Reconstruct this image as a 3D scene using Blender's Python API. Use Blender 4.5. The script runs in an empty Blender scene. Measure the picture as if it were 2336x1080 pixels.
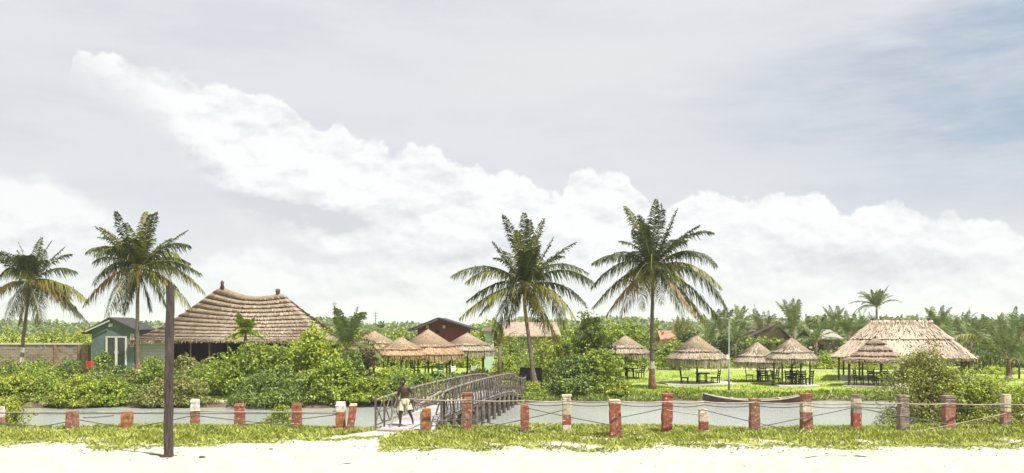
import bpy, math, random
import numpy as np
from mathutils import Vector, Matrix
random.seed(7); rng = np.random.default_rng(7)
scene = bpy.context.scene
COL = scene.collection
F = 2000.0; HZ = 742.0; HC = 3.7; CX = 1168.0     # focal length in photo pixels, horizon row, eye height
LZ = -0.7; WZ = -1.1                              # lawn and water levels (beach is 0)
R = math.radians
def W(px, py, Y): return Vector(((px-CX)*Y/F, Y, HC-(py-HZ)*Y/F))
def X_(px, Y): return (px-CX)*Y/F
def Z_(py, Y): return HC-(py-HZ)*Y/F
def Yof(py, z=LZ): return F*(HC-z)/(py-HZ)

# ------------------------------------------------------------------ materials
def nt(m): return m.node_tree.nodes, m.node_tree.links
def ramp(N, cols, pos=None):
    r = N.new('ShaderNodeValToRGB'); e = r.color_ramp.elements
    pos = pos or [i/(len(cols)-1) for i in range(len(cols))]
    while len(e) < len(cols): e.new(0.5)
    for i, c in enumerate(cols):
        e[i].position = pos[i]; e[i].color = (c[0], c[1], c[2], 1)
    return r
def mat(name, cols, scale=4.0, rough=0.85, island=False, bump=0.0, transl=0.0, pos=None, stretch=None, detail=4.0, spec=0.25, clump=0.0, metallic=0.0, bscale=None):
    m = bpy.data.materials.new(name); m.use_nodes = True
    N, L = nt(m); b = N['Principled BSDF']
    b.inputs['Roughness'].default_value = rough
    b.inputs['Specular IOR Level'].default_value = spec
    b.inputs['Metallic'].default_value = metallic
    tc = N.new('ShaderNodeTexCoord'); mp = N.new('ShaderNodeMapping')
    L.new(tc.outputs['Object'], mp.inputs['Vector'])
    if stretch: mp.inputs['Scale'].default_value = stretch
    oi = N.new('ShaderNodeObjectInfo')
    cv = N.new('ShaderNodeVectorMath'); cv.operation = 'ADD'
    mu = N.new('ShaderNodeMath'); mu.operation = 'MULTIPLY'; mu.inputs[1].default_value = 37.0
    L.new(oi.outputs['Random'], mu.inputs[0]); L.new(mp.outputs[0], cv.inputs[0]); L.new(mu.outputs[0], cv.inputs[1])
    ns = N.new('ShaderNodeTexNoise'); ns.inputs['Scale'].default_value = scale; ns.inputs['Detail'].default_value = detail
    ns.inputs['Roughness'].default_value = 0.65
    L.new(cv.outputs[0], ns.inputs['Vector'])
    r = ramp(N, cols, pos)
    if island:
        g = N.new('ShaderNodeNewGeometry')
        mx = N.new('ShaderNodeMix'); mx.data_type = 'FLOAT'; mx.inputs['Factor'].default_value = clump
        L.new(g.outputs['Random Per Island'], mx.inputs['A'])
        mr = N.new('ShaderNodeMapRange'); mr.inputs['From Min'].default_value = .32; mr.inputs['From Max'].default_value = .68
        L.new(ns.outputs['Fac'], mr.inputs['Value']); L.new(mr.outputs[0], mx.inputs['B'])
        L.new(mx.outputs['Result'], r.inputs['Fac'])
    else:
        mr = N.new('ShaderNodeMapRange'); mr.inputs['From Min'].default_value = .28; mr.inputs['From Max'].default_value = .72
        L.new(ns.outputs['Fac'], mr.inputs['Value']); L.new(mr.outputs[0], r.inputs['Fac'])
    L.new(r.outputs['Color'], b.inputs['Base Color'])
    if bump:
        bn = N.new('ShaderNodeBump'); bn.inputs['Strength'].default_value = bump; bn.inputs['Distance'].default_value = .05
        n2 = N.new('ShaderNodeTexNoise'); n2.inputs['Scale'].default_value = bscale or scale*3; n2.inputs['Detail'].default_value = 5
        L.new(cv.outputs[0], n2.inputs['Vector']); L.new(n2.outputs['Fac'], bn.inputs['Height']); L.new(bn.outputs[0], b.inputs['Normal'])
    if transl:
        t = N.new('ShaderNodeBsdfTranslucent'); a = N.new('ShaderNodeMixShader'); a.inputs[0].default_value = transl
        L.new(r.outputs['Color'], t.inputs['Color']); L.new(b.outputs[0], a.inputs[1]); L.new(t.outputs[0], a.inputs[2])
        L.new(a.outputs[0], N['Material Output'].inputs['Surface'])
    return m
def leafmat(name, cols, clump=.38, scale=1.3, transl=.25, rough=.5):
    return mat(name, cols, scale, rough, island=True, transl=transl, clump=clump, spec=.35)

M = {}
M['lf_yellow'] = leafmat('leaf_yellow_green', [(.075,.11,.012),(.22,.29,.025),(.40,.45,.045),(.56,.57,.12)])
M['lf_mid'] = leafmat('leaf_mid_green', [(.055,.09,.015),(.16,.235,.027),(.30,.39,.045),(.48,.52,.11)])
M['lf_dark'] = leafmat('leaf_dark_green', [(.04,.07,.018),(.10,.16,.034),(.19,.26,.055),(.34,.39,.13)])
M['lf_olive'] = leafmat('leaf_olive', [(.07,.08,.02),(.17,.185,.04),(.28,.29,.07),(.42,.42,.17)])
M['lf_brown'] = leafmat('leaf_dry_brown', [(.05,.035,.02),(.11,.08,.04),(.17,.13,.07),(.14,.16,.05)])
M['lf_far'] = leafmat('leaf_far_green', [(.07,.11,.035),(.12,.17,.06),(.19,.24,.085),(.27,.31,.14)])
M['creeper'] = leafmat('creeper_leaf', [(.07,.10,.018),(.20,.25,.035),(.38,.42,.07),(.60,.58,.20)], clump=.38, scale=.9)
M['lawnblade'] = leafmat('lawn_blade', [(.13,.19,.03),(.25,.32,.05),(.36,.41,.08)], clump=.6, scale=.35)
M['pf_green'] = leafmat('palm_green', [(.012,.02,.008),(.032,.05,.012),(.07,.095,.018),(.15,.17,.035)], clump=.35)
M['pf_olive'] = leafmat('palm_yellow_green', [(.06,.075,.012),(.14,.15,.02),(.24,.23,.03),(.34,.30,.05)], clump=.35)
M['pf_dry'] = leafmat('palm_dry', [(.07,.04,.012),(.18,.11,.03),(.28,.18,.05),(.20,.17,.04)], clump=.35)
M['pf_far'] = leafmat('palm_far', [(.055,.085,.035),(.12,.175,.06),(.21,.27,.09),(.33,.37,.17)], clump=.4)
M['rachis'] = mat('rachis', [(.22,.2,.05),(.34,.28,.08)], 3)
M['trunk'] = mat('palm_bark', [(.07,.055,.045),(.16,.125,.095),(.25,.20,.16)], 3, .9, bump=.6, stretch=(1,1,6))
M['trunk_gold'] = mat('palm_bark_gold', [(.13,.10,.02),(.27,.2,.035),(.36,.28,.05)], 3, .8, bump=.5, stretch=(1,1,5))
M['coconut'] = mat('coconut_husk', [(.16,.11,.03),(.27,.22,.06)], 6, .6)
M['white_paint'] = mat('white_paint', [(.24,.20,.16),(.58,.54,.48),(.76,.73,.69)], 9, .8, bump=.4, pos=[.1,.35,.7],detail=8)
M['red_paint'] = mat('red_paint', [(.12,.085,.065),(.27,.085,.055),(.35,.11,.07),(.50,.36,.27)], 9, .85, bump=.7, pos=[.08,.3,.62,.85],detail=8)
M['brick_paint'] = mat('brick_paint', [(.11,.08,.065),(.22,.105,.07),(.29,.14,.09),(.46,.35,.27)], 10, .9, bump=.7, pos=[.08,.3,.6,.82],detail=8)
M['orange_paint'] = mat('orange_paint', [(.17,.10,.05),(.33,.125,.05),(.45,.27,.16)], 7, .8, bump=.4)
M['cream_paint'] = mat('cream_paint', [(.30,.24,.16),(.56,.48,.35),(.68,.62,.50)], 7, .85, bump=.4)
M['grey_post'] = mat('grey_post', [(.12,.09,.075),(.25,.19,.16),(.38,.31,.26)], 7, .9, bump=.6)
M['faded_red'] = mat('faded_red', [(.20,.11,.08),(.34,.15,.11),(.44,.27,.21)], 8, .85, bump=.6)
M['rail'] = mat('rail_pole', [(.17,.135,.105),(.32,.265,.21),(.45,.39,.33)], 6, .8, bump=.3, stretch=(.3,1,1))
M['cable'] = mat('cable', [(.09,.08,.07),(.17,.15,.13)], 5, .8)
M['bridge_wood'] = mat('bridge_wood', [(.05,.042,.036),(.12,.10,.085),(.26,.225,.19)], 4, .85, island=True, clump=.5)
M['handrail'] = mat('handrail_wood', [(.14,.12,.10),(.27,.24,.20),(.38,.34,.28)], 5, .8)
M['deck'] = mat('deck_boards', [(.24,.22,.21),(.36,.34,.335),(.47,.45,.445)], 5, .8, island=True, clump=.4)
M['pile'] = mat('bridge_pile', [(.045,.035,.03),(.10,.08,.065),(.17,.14,.11)], 5, .9)
M['pole_dark'] = mat('dark_timber', [(.022,.016,.014),(.05,.036,.033),(.085,.065,.06),(.13,.11,.10)], 7, .85, bump=.5, stretch=(3,3,.35))
M['thatch'] = mat('thatch_straw', [(.15,.12,.09),(.34,.28,.21),(.48,.41,.32),(.63,.55,.45)], 1.0, .9, island=True, clump=.35, transl=.1)
M['thatch_grey'] = mat('thatch_grey', [(.12,.09,.066),(.29,.225,.165),(.43,.345,.26),(.57,.48,.38)], .9, .9, island=True, clump=.5, transl=.08)
M['roof_pink'] = mat('dull_pink_roof', [(.20,.15,.115),(.31,.235,.18),(.40,.31,.24)], 1.5, .95, bump=.4, stretch=(3,1,1))
M['thatch_base'] = mat('thatch_under', [(.16,.115,.075),(.28,.21,.14),(.36,.28,.2)], 6, .95, bump=.5)
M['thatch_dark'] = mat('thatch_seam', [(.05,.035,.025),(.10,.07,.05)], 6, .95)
M['thatch_warm'] = mat('thatch_warm', [(.19,.10,.055),(.38,.24,.14),(.52,.36,.23),(.64,.48,.33)], 1.0, .9, island=True, clump=.35, transl=.1)
M['thatch_pale'] = mat('thatch_pale', [(.23,.17,.125),(.44,.35,.265),(.57,.47,.365),(.68,.585,.475)], 1.0, .9, island=True, clump=.4, transl=.1)
M['timber'] = mat('weathered_timber', [(.06,.045,.03),(.13,.10,.07)], 5, .9)
M['darkwood'] = mat('dark_furniture_wood', [(.025,.022,.02),(.06,.05,.04)], 6, .7)
M['teal'] = mat('teal_plaster', [(.075,.11,.115),(.095,.135,.14),(.12,.165,.17)], 1.2, .85, bump=.15)
M['roofdark'] = mat('dark_roof_sheet', [(.03,.03,.032),(.06,.06,.062)], 3, .7)
M['frame_white'] = mat('white_frame', [(.44,.43,.40),(.56,.55,.52)], 5, .6)
M['glass'] = mat('door_glass', [(.02,.022,.02),(.05,.055,.045)], 1.5, .12, spec=.5)
M['clap'] = mat('pale_clapboard', [(.34,.35,.38),(.47,.48,.51)], 2, .8)
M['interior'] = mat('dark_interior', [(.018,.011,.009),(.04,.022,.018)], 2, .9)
M['maroon'] = mat('maroon_cladding', [(.11,.028,.026),(.17,.042,.038),(.21,.06,.05)], 2, .85, stretch=(8,8,.5))
M['wall_tan'] = mat('bamboo_wall', [(.13,.105,.085),(.22,.18,.145),(.31,.26,.2),(.24,.17,.13)], 2.2, .9, bump=.4, detail=7)
M['cap'] = mat('wall_cap', [(.42,.4,.33),(.6,.58,.48)], 3, .85)
M['pink_wall'] = mat('pink_wall', [(.42,.26,.21),(.56,.38,.31)], 2, .9)
M['redroof'] = mat('orange_roof_tiles', [(.34,.15,.10),(.43,.22,.155)], 4, .85)
M['brownroof'] = mat('brown_roof', [(.10,.07,.06),(.17,.12,.105)], 4, .85)
M['paleroof'] = mat('pale_roof_sheet', [(.22,.21,.18),(.33,.32,.27)], 4, .7)
M['mint'] = mat('mint_wall', [(.36,.48,.44),(.46,.58,.54)], 3, .85)
M['concrete'] = mat('concrete', [(.42,.4,.35),(.58,.56,.5)], 3, .9, bump=.2)
M['board'] = mat('dark_board', [(.022,.016,.018),(.04,.03,.032)], 4, .6)
M['canoe'] = mat('canoe_wood', [(.035,.024,.02),(.08,.055,.043),(.13,.09,.07)], 3, .8, stretch=(.3,1,1))
M['canoe_rim'] = mat('canoe_rim', [(.36,.30,.24),(.50,.44,.36)], 5, .8)
M['lamp_grey'] = mat('lamp_post_paint', [(.17,.175,.155),(.26,.265,.24)], 5, .6)
M['plastic_white'] = mat('white_plastic', [(.62,.64,.62),(.74,.76,.74)], 3, .45, spec=.5)
M['plastic_teal'] = mat('teal_plastic', [(.10,.2,.2),(.15,.27,.26)], 3, .45, spec=.5)
M['plastic_grey'] = mat('grey_plastic', [(.06,.06,.075),(.11,.11,.13)], 3, .5)
M['red_plastic'] = mat('red_plastic', [(.42,.03,.025),(.58,.05,.04)], 3, .5)
M['skin'] = mat('dark_skin', [(.045,.024,.016),(.075,.04,.028)], 5, .55, spec=.4)
M['hair'] = mat('black_hair', [(.008,.007,.006),(.018,.015,.013)], 30, .9)
M['cream_cloth'] = mat('cream_cloth', [(.52,.46,.32),(.68,.62,.47)], 6, .9)
M['stem'] = mat('shrub_stem', [(.05,.035,.025),(.12,.09,.06)], 6, .9)
M['flower_white'] = mat('white_blossom', [(.7,.68,.62),(.8,.78,.74)], 5, .8)
M['debris'] = mat('washed_up_weed', [(.035,.03,.025),(.13,.10,.07)], 8, .9)

# ------------------------------------------------------------------ mesh helpers
class B:
    def __init__(s): s.v=[]; s.f=[]; s.m=[]; s.mats=[]; s.cur=0
    def use(s, m):
        m = M[m] if isinstance(m, str) else m
        if m not in s.mats: s.mats.append(m)
        s.cur = s.mats.index(m); return s
    def add(s, vs, fs):
        o = len(s.v); s.v += [tuple(v) for v in vs]
        for f in fs: s.f.append(tuple(i+o for i in f)); s.m.append(s.cur)
        return s
    def box(s, c, size, rz=0, rx=0, ry=0, jit=0):
        x, y, z = size[0]/2, size[1]/2, size[2]/2
        mtx = Matrix.Rotation(rz,3,'Z') @ Matrix.Rotation(ry,3,'Y') @ Matrix.Rotation(rx,3,'X')
        vs = [Vector(c)+mtx@Vector((sx*x,sy*y,sz*z)) + Vector((random.uniform(-jit,jit),random.uniform(-jit,jit),random.uniform(-jit,jit))) for sx in (-1,1) for sy in (-1,1) for sz in (-1,1)]
        return s.add(vs, [(0,1,3,2),(4,6,7,5),(0,4,5,1),(2,3,7,6),(0,2,6,4),(1,5,7,3)])
    def beam(s, a, b, w, h=None):
        h = h or w; a=Vector(a); b=Vector(b); d=(b-a).normalized()
        up = Vector((0,0,1)) if abs(d.z)<.95 else Vector((0,1,0))
        sx = d.cross(up).normalized()*w/2; sz = sx.normalized().cross(d).normalized()*h/2
        vs=[p+i*sx+j*sz for p in (a,b) for i,j in ((-1,-1),(1,-1),(1,1),(-1,1))]
        return s.add(vs, [(3,2,1,0),(4,5,6,7),(0,1,5,4),(1,2,6,5),(2,3,7,6),(3,0,4,7)])
    def tube(s, pts, rad, n=8, caps=True, jit=0):
        pts=[Vector(p) for p in pts]; k=len(pts)
        if not hasattr(rad,'__len__'): rad=[rad]*k
        vs=[]; fs=[]
        for i,p in enumerate(pts):
            d=(pts[min(i+1,k-1)]-pts[max(i-1,0)]).normalized()
            ref=Vector((0,1,0)) if abs(d.y)<.9 else Vector((1,0,0))
            a=d.cross(ref).normalized(); b=d.cross(a).normalized()
            for j in range(n):
                t=2*math.pi*j/n; r=rad[i]*(1+random.uniform(-jit,jit))
                vs.append(p+a*math.cos(t)*r+b*math.sin(t)*r)
        for i in range(k-1):
            for j in range(n):
                fs.append((i*n+j,i*n+(j+1)%n,(i+1)*n+(j+1)%n,(i+1)*n+j))
        if caps: fs.append(tuple(range(n))[::-1]); fs.append(tuple((k-1)*n+j for j in range(n)))
        return s.add(vs,fs)
    def quad(s,a,b,c,d): return s.add([a,b,c,d],[(0,1,2,3)])
    def ball(s,c,r,sz=(1,1,1),n=8,m=6):
        c=Vector(c); vs=[c+Vector((0,0,-r*sz[2]))]; fs=[]
        for i in range(1,m):
            ph=math.pi*i/m-math.pi/2
            for j in range(n):
                t=2*math.pi*j/n; vs.append(c+Vector((math.cos(ph)*math.cos(t)*r*sz[0],math.cos(ph)*math.sin(t)*r*sz[1],math.sin(ph)*r*sz[2])))
        vs.append(c+Vector((0,0,r*sz[2]))); T=len(vs)-1
        for j in range(n): fs.append((0,1+(j+1)%n,1+j)); fs.append((T,T-n+j,T-n+(j+1)%n))
        for i in range(m-2):
            for j in range(n):
                a=1+i*n+j; b=1+i*n+(j+1)%n; fs.append((a,b,b+n,a+n))
        return s.add(vs,fs)
    def mesh(s, name, smooth=False):
        me=bpy.data.meshes.new(name); me.from_pydata(s.v,[],s.f)
        for m in s.mats: me.materials.append(m)
        me.polygons.foreach_set('material_index', s.m)
        if smooth: me.polygons.foreach_set('use_smooth',[True]*len(s.f))
        me.update(); return me
    def obj(s, name, parent=None, loc=None, smooth=False, rz=0):
        o=bpy.data.objects.new(name, s.mesh(name, smooth)); COL.objects.link(o)
        if parent: o.parent=parent
        if loc is not None: o.location=loc
        o.rotation_euler=(0,0,rz); return o
def np_mesh(name, V, Q, mats, mi=None, smooth=False):
    """V (n,3), Q (m,4) int"""
    me=bpy.data.meshes.new(name); n=len(V); m=len(Q); k=Q.shape[1]
    me.vertices.add(n); me.vertices.foreach_set('co', np.asarray(V,dtype=np.float32).ravel())
    me.loops.add(m*k); me.loops.foreach_set('vertex_index', np.asarray(Q,dtype=np.int32).ravel())
    me.polygons.add(m); me.polygons.foreach_set('loop_start', np.arange(0,m*k,k,dtype=np.int32))
    me.polygons.foreach_set('loop_total', np.full(m,k,dtype=np.int32))
    for x in mats: me.materials.append(M[x] if isinstance(x,str) else x)
    if mi is not None: me.polygons.foreach_set('material_index', np.asarray(mi,dtype=np.int32))
    if smooth: me.polygons.foreach_set('use_smooth', np.ones(m,dtype=bool))
    me.update(calc_edges=True); me.validate(); return me
def link(name, me, parent=None, loc=None, rz=0):
    o=bpy.data.objects.new(name, me); COL.objects.link(o)
    if parent: o.parent=parent
    if loc is not None: o.location=loc
    o.rotation_euler=(0,0,rz); return o
def tag(o, label, cat, group=None):
    o['label']=label; o['category']=cat
    if group: o['group']=group
    return o
def kind(o,k): o['kind']=k; return o
def empty(name, loc, label, cat, group=None, rz=0):
    o=bpy.data.objects.new(name,None); COL.objects.link(o); o.location=loc; o.rotation_euler=(0,0,rz)
    o.empty_display_size=.3
    return tag(o,label,cat,group)
def copy_tree(o, loc, rz, label, group=None, scale=None):
    def rec(s,par):
        c=s.copy(); COL.objects.link(c)
        if par is not None: c.parent=par
        for ch in [x for x in list(s.children)]: rec(ch,c)
        return c
    r=rec(o,None); r.location=loc; r.rotation_euler=(0,0,rz); r['label']=label
    if group: r['group']=group
    if scale: r.scale=(scale,)*3 if not hasattr(scale,'__len__') else scale
    return r
def unit(a): return a/np.maximum(np.linalg.norm(a,axis=-1,keepdims=True),1e-9)
def leaf_quads(P, Nn, ln, wd, up=None):
    """diamond leaves at P with normals Nn; returns V,Q"""
    n=len(P); a=unit(np.cross(Nn, rng.normal(size=(n,3)))); b=np.cross(unit(Nn),a)
    ln=ln[:,None]; wd=wd[:,None]
    V=np.stack([P-a*ln*.5, P+b*wd*.5+a*ln*.05, P+a*ln*.5, P-b*wd*.5+a*ln*.05],1).reshape(-1,3)
    return V, np.arange(4*n).reshape(n,4)

# ------------------------------------------------------------------ ground
def px_of(X,Y): return CX+F*X/np.maximum(Y,1)
def far_edge(X): return np.interp(X,[-34,-10,-4,2,10,30,60],[51,51.2,52,54.5,55.5,55.2,55]) + .35*np.sin(X*.7)+.2*np.sin(X*1.9+1)
def near_edge(X): return 31.3+.35*np.sin(X*.45+.6)+.2*np.sin(X*1.3)
def sand_edge(X):   # Y of the sand / creeper border
    xs=[-17,-14.3,-11.5,-9.8,-8.6,-6.2,-4.3,-3.9,-3.2,0,3,8,14,18]
    ys=[28.2,27.5,26.6,26.5,27.6,28.1,29.4,26.6,26.3,26.9,26.5,26.5,27,27.4]
    return np.interp(X,xs,ys)+.22*np.sin(X*1.7)+.15*np.sin(X*3.9+2)+.1*np.sin(X*8.1)
def path_mask(X,Y): # bare sand strip leading to the bridge ramp
    c=-3.75+(31-Y)*(-.0)-(31.4-Y)*.62 ; w=.55+.12*np.sin(Y*3)
    m=(np.abs(X-c)<w+.25)&(Y>27.2)&(Y<32.5)
    c2=np.abs(X+3.65)<.95
    return m|(c2&(Y>30.3)&(Y<32.6))
def bare(X,Y): # sandy gaps in the creeper strip
    return (np.sin(X*1.15+2*np.sin(Y*.9+X*.21))*np.sin(Y*2.3+X*.55+1.3*np.sin(X*.8))>.60)&(Y<31.2)
def height(X,Y):
    X=np.asarray(X,float); Y=np.asarray(Y,float)
    ne=near_edge(X); fe=far_edge(X)
    beach=.05*np.sin(X*.35+Y*.2)+.035*np.sin(X*.9-Y*1.1)+.02*np.sin(X*2.3+Y*2.9)+.012*np.sin(X*5.1+Y*4.3)
    beach=beach*np.clip((31.5-Y)/3,0.15,1)
    lawn=LZ+.03*np.sin(X*.3+Y*.22)+.03*np.sin(X*.83-Y*.5)
    lawn=lawn+.05*np.clip((Y-60)/20,0,1)
    t=np.clip((Y-ne)/4.3,0,1); t=t*t*(3-2*t)
    z=beach*(1-t)+(-1.75)*t
    u=np.clip((Y-(fe-1.6))/2.6,0,1); u=u**.8
    z=np.where(Y>fe-1.6, -1.75+(lawn+1.75)*u, z)
    return z
def hz(x,y): return float(height(x,y))
def axis(segs):
    out=[segs[0][0]]
    for a,b,st in segs:
        n=max(1,int(round((b-a)/st))); out+=list(np.linspace(a,b,n+1)[1:])
    return np.array(out)
gx=axis([(-1500,-200,130),(-200,-50,10),(-50,-22,1),(-22,22,.16),(22,50,1),(50,200,10),(200,1500,130)])
gy=axis([(-60,0,10),(0,16,1.6),(16,36.5,.16),(36.5,50,.5),(50,58,.25),(58,90,1),(90,200,10),(200,1500,100)])
GX,GY=np.meshgrid(gx,gy); GZ=height(GX,GY)
V=np.stack([GX,GY,GZ],-1).reshape(-1,3); nx=len(gx); ny=len(gy)
I=np.arange(nx*ny).reshape(ny,nx); Q=np.stack([I[:-1,:-1],I[:-1,1:],I[1:,1:],I[1:,:-1]],-1).reshape(-1,4)
gm=bpy.data.materials.new('ground'); gm.use_nodes=True
N,L=nt(gm); b=N['Principled BSDF']; b.inputs['Roughness'].default_value=.95; b.inputs['Specular IOR Level'].default_value=.15
def noise(N,L,vec,sc,det=4,rough=.6):
    n=N.new('ShaderNodeTexNoise'); n.inputs['Scale'].default_value=sc; n.inputs['Detail'].default_value=det; n.inputs['Roughness'].default_value=rough
    L.new(vec,n.inputs['Vector']); return n.outputs['Fac']
tc=N.new('ShaderNodeTexCoord').outputs['Object']
def rmp(N,L,fac,cols,pos=None):
    r=ramp(N,cols,pos); L.new(fac,r.inputs['Fac']); return r.outputs['Color']
sandc=rmp(N,L,noise(N,L,tc,1.3,8,.7),[(.355,.325,.265),(.425,.40,.34),(.465,.44,.385),(.40,.375,.32)],[.22,.42,.58,.8])
grassc=rmp(N,L,noise(N,L,tc,2.4,8,.8),[(.12,.12,.04),(.22,.25,.05),(.33,.33,.10),(.42,.38,.24)],[.3,.43,.54,.66])
lawnc=rmp(N,L,noise(N,L,tc,.42,10,.8),[(.13,.185,.03),(.235,.31,.05),(.32,.385,.075),(.42,.41,.15)],[.32,.45,.57,.72])
soilc=rmp(N,L,noise(N,L,tc,1.6,7,.7),[(.045,.035,.022),(.10,.075,.05),(.19,.14,.095)],[.3,.5,.7])
def mixc(a,bb,fac):
    m=N.new('ShaderNodeMix'); m.data_type='RGBA'; L.new(a,m.inputs['A']); L.new(bb,m.inputs['B']); L.new(fac,m.inputs['Factor']); return m.outputs['Result']
def attr(n):
    a=N.new('ShaderNodeAttribute'); a.attribute_name=n; return a.outputs['Fac']
c=mixc(mixc(mixc(sandc,grassc,attr('creeper')),lawnc,attr('lawn')),soilc,attr('soil'))
L.new(c,b.inputs['Base Color'])
bn=N.new('ShaderNodeBump'); bn.inputs['Strength'].default_value=.75; bn.inputs['Distance'].default_value=.07
L.new(noise(N,L,tc,4.5,10,.78),bn.inputs['Height']); L.new(bn.outputs[0],b.inputs['Normal'])
# footprints and scuffs pressed into the beach
for _ in range(900):
    fx=rng.uniform(-17,17); fy=rng.uniform(17,29); r_=rng.uniform(.09,.2)
    if rng.random()<.55: fy=21+abs(rng.normal())*2.4
    ix=(np.abs(gx-fx)<.6); iy=(np.abs(gy-fy)<.6)
    sub=np.ix_(iy,ix); d2=((GX[sub]-fx)/r_)**2+((GY[sub]-fy)/(r_*1.3))**2
    Vz=V.reshape(ny,nx,3); blk=Vz[iy][:,ix]; blk[...,2]+=(-.06*np.exp(-d2)+.03*np.exp(-(np.sqrt(d2)-1.7)**2*2.5))
    Vz[np.ix_(iy,ix)]=blk
ground=link('ground',np_mesh('ground',V,Q,[gm],smooth=True)); kind(ground,'structure')
def setattr_(me,n,a):
    at=me.attributes.new(n,'FLOAT','POINT'); at.data.foreach_set('value',np.asarray(a,np.float32).ravel())
cre=((GY>sand_edge(GX)+.15)&~path_mask(GX,GY)&~bare(GX,GY)&(GY<36)).astype(float)
setattr_(ground.data,'creeper',cre)
fe=far_edge(GX)
setattr_(ground.data,'lawn',np.clip((GY-fe-.6)/.4,0,1))
setattr_(ground.data,'soil',((GZ<-.85)&(GY>33)&(GY<fe+1.2)).astype(float))

# water
wm=bpy.data.materials.new('lagoon_water'); wm.use_nodes=True
N,L=nt(wm); b=N['Principled BSDF']; b.inputs['Roughness'].default_value=.05; b.inputs['IOR'].default_value=1.33
tc=N.new('ShaderNodeTexCoord').outputs['Object']
L.new(rmp(N,L,noise(N,L,tc,.12,4),[(.24,.27,.23),(.46,.50,.48)]),b.inputs['Base Color'])
mp=N.new('ShaderNodeMapping'); mp.inputs['Scale'].default_value=(.7,1.6,1); L.new(tc,mp.inputs['Vector'])
bn=N.new('ShaderNodeBump'); bn.inputs['Strength'].default_value=.6; bn.inputs['Distance'].default_value=.08
L.new(noise(N,L,mp.outputs[0],3.5,5,.6),bn.inputs['Height']); L.new(bn.outputs[0],b.inputs['Normal'])
w=B(); w.mats=[wm]; w.add([(-1490,32,WZ),(1490,32,WZ),(1490,58.5,WZ),(-1490,58.5,WZ)],[(0,1,2,3)])
kind(w.obj('water'),'structure')

# ------------------------------------------------------------------ ground cover
def blades(name, X,Y, hmin,hmax,wd,mt, lean=.35, zoff=0):
    n=len(X); Z=height(X,Y)+zoff; P=np.stack([X,Y,Z],1); h=rng.uniform(hmin,hmax,n)[:,None]
    a=rng.uniform(0,2*np.pi,n); s=np.stack([np.cos(a),np.sin(a),0*a],1)*wd*rng.uniform(.6,1.4,(n,1))
    d=np.concatenate([rng.normal(size=(n,2))*lean,np.ones((n,1))],1)*h
    V=np.stack([P-s*.35,P+d*.5-s,P+d,P+d*.45+s],1).reshape(-1,3)
    return link(name,np_mesh(name,V,np.arange(4*n).reshape(n,4),[mt]))
n=260000
X=rng.uniform(-19.5,19.5,n); Y=rng.uniform(25.8,34.6,n)
patch=np.sin(X*1.3+np.sin(Y*1.1))*np.sin(Y*1.7+X*.4)
keep=(Y>sand_edge(X)+rng.normal(size=n)*.14)&~path_mask(X,Y)&(~bare(X,Y)|(rng.random(n)<.14))&(rng.random(n)<.78+.22*patch)&(rng.random(n)<np.clip((Y-sand_edge(X))/1.7+.08,0,1))&(rng.random(n)<.45+.55*np.clip((np.sin(X*2.1+np.sin(Y*3)*1.3)*np.sin(Y*2.7+X*.9+1)+.75),0,1))
X,Y=X[keep],Y[keep]
kind(blades('creeper_grass',X,Y,.05,.19,.021,'creeper',.75),'stuff')
# runners that creep out over the sand
n=7000; X=rng.uniform(-18,18,n); Y=sand_edge(X)-np.abs(rng.normal(size=n))*.32
kind(blades('creeping_runners',X,Y,.03,.08,.035,'creeper',1.2),'stuff')
n=80000; X=rng.uniform(-34,40,n); Y=rng.uniform(0,1,n)**1.6*27+54
k=(Y>far_edge(X)+.7)&(rng.random(n)<.55+.45*np.sin(X*.9+np.sin(Y*.7)*2))
kind(blades('lawn_grass',X[k],Y[k],.05,.14,.03,'lawnblade',.6),'stuff')
n=9000; X=rng.uniform(-2,34,n); Y=far_edge(X)+rng.uniform(-.1,1.3,n)
kind(blades('bank_grass',X,Y,.08,.3,.04,'lf_mid',.6),'stuff')

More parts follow.
